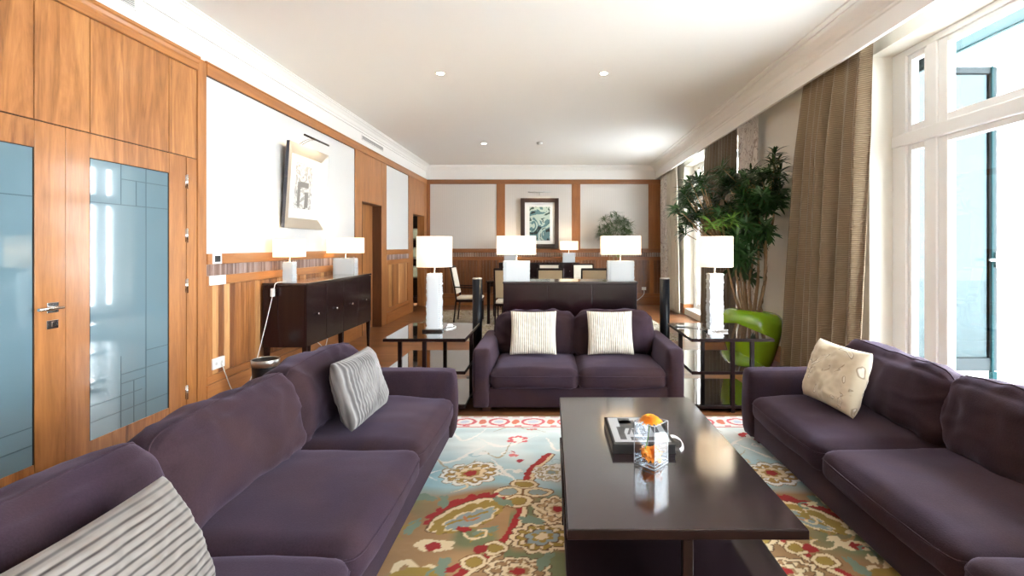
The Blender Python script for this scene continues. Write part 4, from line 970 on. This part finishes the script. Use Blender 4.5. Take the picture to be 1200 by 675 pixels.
for i, (x, y, rz, lb) in enumerate(spots):
    c = c0 if i == 0 else copy_tree(c0); c.location = (x, y, .0135); c.rotation_euler = (0, 0, rz); tag(c, lb, 'chair', g)
dt = empty('dining_table', (0, 8.87, 0)); tag(dt, 'dark wooden dining table with chairs at the far end of the room', 'table')
bm = NB(); box(bm, -1.1, 8.36, .725, 1.12, 9.38, .75, bev=.003); obj('tabletop', bm, M['lacquer_top'], dt)
bm = NB(); box(bm, -1.04, 8.42, .65, 1.06, 9.32, .725, bev=.003); obj('apron', bm, M['wenge'], dt)
for x in (-1.06, 1.08):
    for y in (8.41, 9.33): bm = NB(); box(bm, x-.025, y-.025, .0125, x+.025, y+.025, .726, bev=.003); obj('leg', bm, M['wenge'], dt)

# ------------------------------------------------------------------ pictures
pc = empty('framed_picture', (-2.78, 5.545, 1.54)); tag(pc, 'square champagne-framed grey abstract print tilted above the sideboard', 'picture')
# local frame: along y, up tilted outwards at the top
def PM(y, z, d): # d = distance out of the picture plane
    k = .058/.91; zz = z-1.54; return Vector((-2.765+zz*k+d, y, 1.54+zz))
def pbox(bm, y0, z0, y1, z1, d0, d1, mi=0):
    vs = [bm.verts.new(PM(y, z, d)) for d in (d0, d1) for y, z in ((y0, z0), (y1, z0), (y1, z1), (y0, z1))]
    for q in ((0, 1, 2, 3), (7, 6, 5, 4), (0, 4, 5, 1), (1, 5, 6, 2), (2, 6, 7, 3), (3, 7, 4, 0)): bm.faces.new([vs[i] for i in q]).material_index = mi
y0, y1, z0, z1 = 5.10, 5.99, 1.54, 2.45; fw = .115
bm = NB()
o4 = [(y0, z0), (y1, z0), (y1, z1), (y0, z1)]; i4 = [(y0+fw, z0+fw), (y1-fw, z0+fw), (y1-fw, z1-fw), (y0+fw, z1-fw)]
Oa = [bm.verts.new(PM(y, z, 0)) for y, z in o4]; Ia = [bm.verts.new(PM(y, z, -.028)) for y, z in i4]; Ob = [bm.verts.new(PM(y, z, -.035)) for y, z in o4]
for i in range(4):
    j = (i+1) % 4; bm.faces.new((Oa[i], Oa[j], Ia[j], Ia[i])).material_index = 0; bm.faces.new((Oa[i], Oa[j], Ob[j], Ob[i])).material_index = 1
bm.faces.new(Ob).material_index = 1
obj('frame', bm, [M['champagne'], M['art_frame_side']], pc)
bm = NB(); pbox(bm, y0+fw, z0+fw, y1-fw, z1-fw, -.034, -.027); obj('mount', bm, M['art_white'], pc)
bm = NB(); pbox(bm, 5.30, 1.76, 5.68, 2.27, -.027, -.025); obj('print', bm, M['art_grey'], pc)
bm = NB(); pbox(bm, 5.36, 1.78, 5.42, 2.05, -.025, -.024); pbox(bm, 5.42, 2.0, 5.6, 2.06, -.025, -.024); pbox(bm, 5.52, 1.78, 5.6, 1.95, -.025, -.024); obj('print_shapes', bm, mat('grey_wash', (.2, .19, .18), .7), pc)
pl = empty('picture_light', (XL, 5.5, 2.5)); tag(pl, 'slim dark picture light above the square champagne-framed print', 'picture light', 'picture lights')
bm = NB(); tube(bm, [(-2.6, 5.19, 2.525), (-2.6, 5.75, 2.525)], .011, 12); obj('light_bar', bm, M['frame_dark'], pl)
bm = NB(); tube(bm, spline([(-2.82, 5.45, 2.46), (-2.7, 5.45, 2.53), (-2.6, 5.45, 2.53)], 5), .005, 8); tube(bm, spline([(-2.82, 5.5, 2.46), (-2.7, 5.5, 2.53), (-2.6, 5.5, 2.53)], 5), .005, 8); obj('bracket', bm, M['chrome'], pl)
ps = empty('framed_picture', (-.24, DB-.03, 1.29)); tag(ps, 'dark-framed teal and black abstract print in a wide white mount on the far wall', 'picture')
y = DB-.012
def frm(bm, x0, x1, z0, z1, w, ya, yb):
    box(bm, x0, ya, z0, x0+w, yb, z1, bev=.006); box(bm, x1-w, ya, z0, x1, yb, z1, bev=.006); box(bm, x0+w, ya, z0, x1-w, yb, z0+w, bev=.006); box(bm, x0+w, ya, z1-w, x1-w, yb, z1, bev=.006)
bm = NB(); frm(bm, -.675, .19, 1.292, 2.43, .095, y-.075, y); obj('frame', bm, M['frame_dark'], ps)
bm = NB(); box(bm, -.6, y-.035, 1.36, .12, y-.02, 2.35); obj('mount', bm, M['art_white'], ps)
bm = NB(); box(bm, -.475, y-.037, 1.47, -.01, y-.034, 2.235); obj('print', bm, M['art_teal'], ps)
pl = empty('picture_light', (-.24, DB, 2.55)); tag(pl, 'pale slim picture light above the teal print on the far wall', 'picture light', 'picture lights')
bm = NB(); tube(bm, [(-.5, DB-.16, 2.56), (.02, DB-.16, 2.56)], .012, 12); obj('light_bar', bm, M['steel'], pl)
bm = NB(); tube(bm, [(-.24, DB-.012, 2.5), (-.24, DB-.16, 2.56)], .006, 8); obj('bracket', bm, M['steel'], pl)

# ------------------------------------------------------------------ curtains
def curtain(name, x, ya0, ya1, yb0, yb1, zt, zb, m, folds, amp, label, seed=0, group='window curtains'):
    """ya: edges at the top, yb: edges at the hem"""
    bm = NB(); nu = folds*14; nv = 40; g_ = []
    for j in range(nv+1):
        t = j/nv; z = zt+(zb-zt)*t; a = ya0+(yb0-ya0)*t**.8; b_ = ya1+(yb1-ya1)*t**.8; row = []
        for i in range(nu+1):
            u = i/nu; ph = u*folds*2*PI + .7*math.sin(u*7+seed)+.35*math.sin(t*3+u*5+seed)
            am = amp*(.45+.55*min(1, t*4))*(.75+.35*math.sin(u*11+seed*2+t*1.4))
            dx = am*math.sin(ph)+.25*am*math.sin(2*ph+1.1+t*2)
            row.append(bm.verts.new((x+dx, a+(b_-a)*u+.3*am*math.cos(ph), z+(.004*math.sin(ph) if j == nv else 0))))
        g_.append(row)
    for j in range(nv):
        for i in range(nu): bm.faces.new((g_[j][i], g_[j][i+1], g_[j+1][i+1], g_[j+1][i])).smooth = True
    o = obj(name, bm, m, origin=(x, (ya0+ya1)/2, zb)); md = o.modifiers.new('thickness', 'SOLIDIFY'); md.thickness = .004
    tag(o, label, 'curtain', group); return o
curtain('curtain', 2.52, 3.86, 4.85, 4.03, 5.33, 3.0, .03, M['curtain'], 7, .06, 'gold brown ribbed curtain beside the big near window, next to the green pot', 1)
curtain('curtain', 2.635, 4.8, 5.1, 5.0, 5.28, 3.0, .05, M['patterned'], 3, .010, 'narrow strip of pale patterned curtain behind the gold brown one', 2)
curtain('curtain', 2.55, 6.72, 8.1, 6.75, 8.3, 3.0, .03, M['curtain_far'], 10, .04, 'taupe curtain hanging directly behind the tall potted plant', 3)
curtain('curtain', 2.57, 6.05, 6.68, 6.05, 6.7, 3.0, .03, M['patterned'], 4, .02, 'pale scroll-patterned curtain hanging beside the taupe one behind the plant', 4)
curtain('curtain', 2.51, 9.75, 10.5, 9.55, 10.3, 3.0, .02, M['curtain_beige'], 6, .035, 'beige curtain on the window farthest from the sofas', 5)
curtain('curtain', 2.50, 10.58, 11.12, 10.42, 11.12, 3.0, .02, M['patterned'], 5, .025, 'pale patterned curtain in the far corner beside the panelled end wall', 6)

# ------------------------------------------------------------------ plants
def leaf_blade(bm, base, dirv, up, ln, wd, droop, mi):
    side = dirv.cross(up)
    if side.length < .05: side = Vector((1, 0, 0))
    side.normalize(); nrm = side.cross(dirv).normalized(); prev = None; p = Vector(base); d = dirv.normalized(); n = 5
    for q in range(n+1):
        t = q/n; w = wd*(math.sin(PI*min(1, .12+t*.88))**.8)*.5+.0004
        l_, c_, r_ = bm.verts.new(p-side*w+nrm*w*.35), bm.verts.new(p), bm.verts.new(p+side*w+nrm*w*.35)
        if prev:
            for f in ((prev[0], prev[1], c_, l_), (prev[1], prev[2], r_, c_)):
                ff = bm.faces.new(f); ff.material_index = mi; ff.smooth = True
        prev = (l_, c_, r_); p = p+d*(ln/n); d = (d+Vector((0, 0, -droop/n))).normalized()
def rosette(bm, c, axis, rnd, n=26, ln=.17, wd=.022, mi=0, droop=.9, up=.6):
    axis = axis.normalized(); a = axis.cross(Vector((.3, .9, .1))).normalized(); b = axis.cross(a)
    for i in range(n):
        th = i*2.399+rnd.uniform(-.3, .3); el = rnd.uniform(-.35, 1.25)*up+.1
        d = (a*math.cos(th)+b*math.sin(th))*math.cos(el)+axis*math.sin(el)
        leaf_blade(bm, Vector(c)-axis*(.06*(1-i/n)), d, axis, ln*rnd.uniform(.75, 1.15), wd, droop*rnd.uniform(.5, 1.3), mi)
rnd = random.Random(11)
PX, PY = 2.27, 5.55
pp = empty('potted_plant', (PX, PY, 0)); tag(pp, 'tall leafy green plant in a big glossy lime green pot by the window', 'plant')
bm = NB(); n = 48; prof = [(.20, .0), (.215, .01), (.25, .12), (.295, .27), (.33, .42), (.337, .5), (.325, .57), (.29, .625), (.25, .65), (.235, .652), (.232, .64), (.25, .6), (.26, .56)]
rings = []
for r0, z0 in prof:
    rings.append([bm.verts.new((PX+r0*math.cos(k*2*PI/n), PY+r0*math.sin(k*2*PI/n), z0-(.06*(math.cos(k*2*PI/n-.4)*.5+.5)*max(0, (z0-.42)/.23)))) for k in range(n)])
for i in range(len(rings)-1):
    for k in range(n): bm.faces.new((rings[i][k], rings[i][(k+1)%n], rings[i+1][(k+1)%n], rings[i+1][k]))
bm.faces.new(rings[0][::-1]); obj('pot', bm, M['pot'], pp, smooth=True)
bm = NB(); lathe(bm, [(.262, .54), (.262, .548), (.1, .56), (.01, .562)], PX, PY, 32); obj('soil', bm, M['soil'], pp, smooth=True)
tips = []
def stem(path, r0, r1):
    sp = spline(path, 6); bm = NB()
    sp = [p_+Vector((mnoise.noise(p_*9)*.006, mnoise.noise(p_*9+Vector((5, 0, 0)))*.006, 0)) for p_ in sp]
    tube(bm, sp, [r0+(r1-r0)*i/(len(sp)-1) for i in range(len(sp))], 8); obj('stem', bm, M['bark'], pp); return sp
D = PY
S = [[(870, 362), (864, 330), (861, 305)], [(873, 364), (868, 325), (872, 300)], [(876, 364), (872, 330), (864, 290)], [(880, 364), (878, 330), (884, 300)], [(866, 362), (858, 335), (850, 300)],
     [(884, 362), (888, 330), (889, 300), (887, 270)], [(892, 362), (897, 320), (898, 285), (905, 262), (908, 235)], [(890, 362), (897, 325), (896, 290), (890, 260), (895, 220)]]
for k, s in enumerate(S):
    dy = rnd.uniform(-.12, .12)
    path = [pt(x, y_, D+dy*(i+1)*.5) for i, (x, y_) in enumerate(s)]; path[0] = Vector((PX+(path[0].x-PX)*.8, PY+dy*.6, .55))
    stem(path, .021 if k > 4 else .019, .010)
bm = NB()
CL = []       # rosette centres given by where they show in the photograph, spread over depth
def region(cx, cy, rx, ry, n):
    for _ in range(n):
        a = rnd.uniform(0, 2*PI); q = math.sqrt(rnd.random()); CL.append((cx+rx*q*math.cos(a), cy+ry*q*math.sin(a)))
region(848, 236, 50, 42, 66); region(878, 268, 24, 42, 22); region(905, 222, 20, 28, 14); region(813, 235, 22, 26, 14); region(866, 212, 42, 12, 14); region(868, 300, 14, 22, 8)
CL += [(913, 186), (915, 205), (800, 272), (806, 262), (872, 318), (876, 305), (790, 245), (805, 225), (924, 212), (922, 236), (915, 228), (908, 178), (918, 200), (880, 325), (866, 305), (907, 190)]
twigs = NB()
hub = [pt(862, 300, D), pt(886, 270, D), pt(905, 245, D), pt(850, 290, D)]
for k, (cx, cy) in enumerate(CL):
    dd = D+rnd.uniform(-.38, .3); c = pt(cx, cy, dd)
    if cx > 898: c = pt(cx, cy, rnd.uniform(5.2, 5.42))
    if c.x > 2.47: c.x = 2.47
    hb = min(hub, key=lambda q: (q-c).length); mid = (c+hb)/2+Vector((0, 0, -.04)); tube(twigs, spline([hb, mid, c], 4), [.007]*4+[.005]*5, 6)
    ax = (c-hb).normalized()+Vector((0, 0, .7)); rosette(bm, c, ax, rnd, n=20, ln=.155, wd=.027, mi=0, droop=.65)
for (cx, cy) in ((834, 262), (846, 260), (858, 256)):
    c = pt(cx, cy, D-.45); hb = hub[3]; tube(twigs, spline([hb, (c+hb)/2, c], 4), .004, 6); rosette(bm, c, Vector((0, -.3, 1)), rnd, n=22, ln=.17, wd=.02, mi=1)
for v in bm.verts:
    if v.co.x > 2.63: v.co.x = 2.63-(v.co.x-2.63)*.2
obj('foliage', bm, [M['leaf'], M['leaf_new']], pp); obj('twigs', twigs, M['bark'], pp)
# far plant
fx, fy = 1.41, 10.75
fp = empty('potted_palm', (fx, fy, 0)); tag(fp, 'bushy fine-leaved green plant standing against the far wall behind the console lamp', 'plant')
bm = NB(); lathe(bm, [(.15, 0), (.2, .35), (.19, .37), (.17, .34), (.01, .33)], fx, fy, 32, cap=False); lathe(bm, [(.001, 0), (.15, 0)], fx, fy, 32, cap=False); obj('pot', bm, M['white_plastic'], fp, smooth=True)
for k in range(4):
    a = k*1.7; bm = NB(); tube(bm, spline([(fx+.04*math.cos(a), fy+.04*math.sin(a), .3), (fx+.1*math.cos(a), fy+.06*math.sin(a), .9), (fx+.2*math.cos(a), fy+.1*math.sin(a), 1.5)], 5), .012, 6); obj('stem', bm, M['bark'], fp)
bm = NB()
for k in range(85):
    a = rnd.uniform(0, 2*PI); q = math.sqrt(rnd.random()); x = fx+.36*q*math.cos(a); z = 1.62+.42*q*math.sin(a)+.05; rosette(bm, (x, fy+rnd.uniform(-.18, .14), z), Vector((x-fx, 0, .5)), rnd, n=20, ln=.19, wd=.012, mi=0, droop=1.0)
rosette(bm, (fx+.0, fy, 2.06), Vector((0, 0, 1)), rnd, n=20, ln=.16, wd=.014, mi=0); rosette(bm, (fx+.05, fy-.2, 1.15), Vector((0, 0, 1)), rnd, n=22, ln=.2, wd=.014, mi=1)
for v in bm.verts:
    if v.co.y > 11.15: v.co.y = 11.15
obj('foliage', bm, [mat('mid_green_leaf', (.06, .12, .025), .4, var=.6, vscale=9), M['leaf_new']], fp)

# ------------------------------------------------------------------ light
w = bpy.data.worlds.new('daylight'); bpy.context.scene.world = w; w.use_nodes = True; nt = w.node_tree
bg = nt.nodes['Background']; bg.inputs[0].default_value = (.93, .97, 1.0, 1); bg.inputs[1].default_value = 15.0
for a, b_ in WO:
    ld = bpy.data.lights.new('window_portal', 'AREA'); ld.shape = 'RECTANGLE'; ld.size = b_-a; ld.size_y = WT-WB; ld.cycles.is_portal = True
    lo = bpy.data.objects.new('window_portal', ld); C.objects.link(lo); lo.location = (2.99, (a+b_)/2, (WT+WB)/2)
    lo.rotation_euler = (PI/2, 0, PI/2)
for loc, rot, e in (((-2.6, 5.5, 2.5), (0, .5, 0), 5), ((-.24, 11.03, 2.53), (-.35, 0, 0), 5)):
    ld = bpy.data.lights.new('picture_beam', 'AREA'); ld.shape = 'RECTANGLE'; ld.size = .03 if loc[0] < -1 else .5; ld.size_y = .5 if loc[0] < -1 else .03; ld.energy = e*.35; ld.color = (1, .8, .5)
    lo = bpy.data.objects.new('picture_beam', ld); C.objects.link(lo); lo.location = loc; lo.rotation_euler = rot

# ------------------------------------------------------------------ camera and view
cam = bpy.data.cameras.new('camera'); co = bpy.data.objects.new('camera', cam); C.objects.link(co); bpy.context.scene.camera = co
co.location = (0, 0, EYE); co.rotation_euler = (PI/2, 0, 0)
cam.sensor_fit = 'HORIZONTAL'; cam.sensor_width = 36; cam.lens = 36*F/1200
cam.shift_x = -(VX-600)/1200; cam.shift_y = -(337.5-VY)/1200; cam.clip_start = .05; cam.clip_end = 200
sc = bpy.context.scene
sc.view_settings.view_transform = 'Standard'; sc.view_settings.look = 'None'; sc.view_settings.gamma = 1; sc.view_settings.use_curve_mapping = False
sc.view_settings.exposure = 1.12
sc.cycles.max_bounces = 10; sc.cycles.diffuse_bounces = 6; sc.cycles.transparent_max_bounces = 12; sc.cycles.sample_clamp_indirect = 8; sc.cycles.use_denoising = True
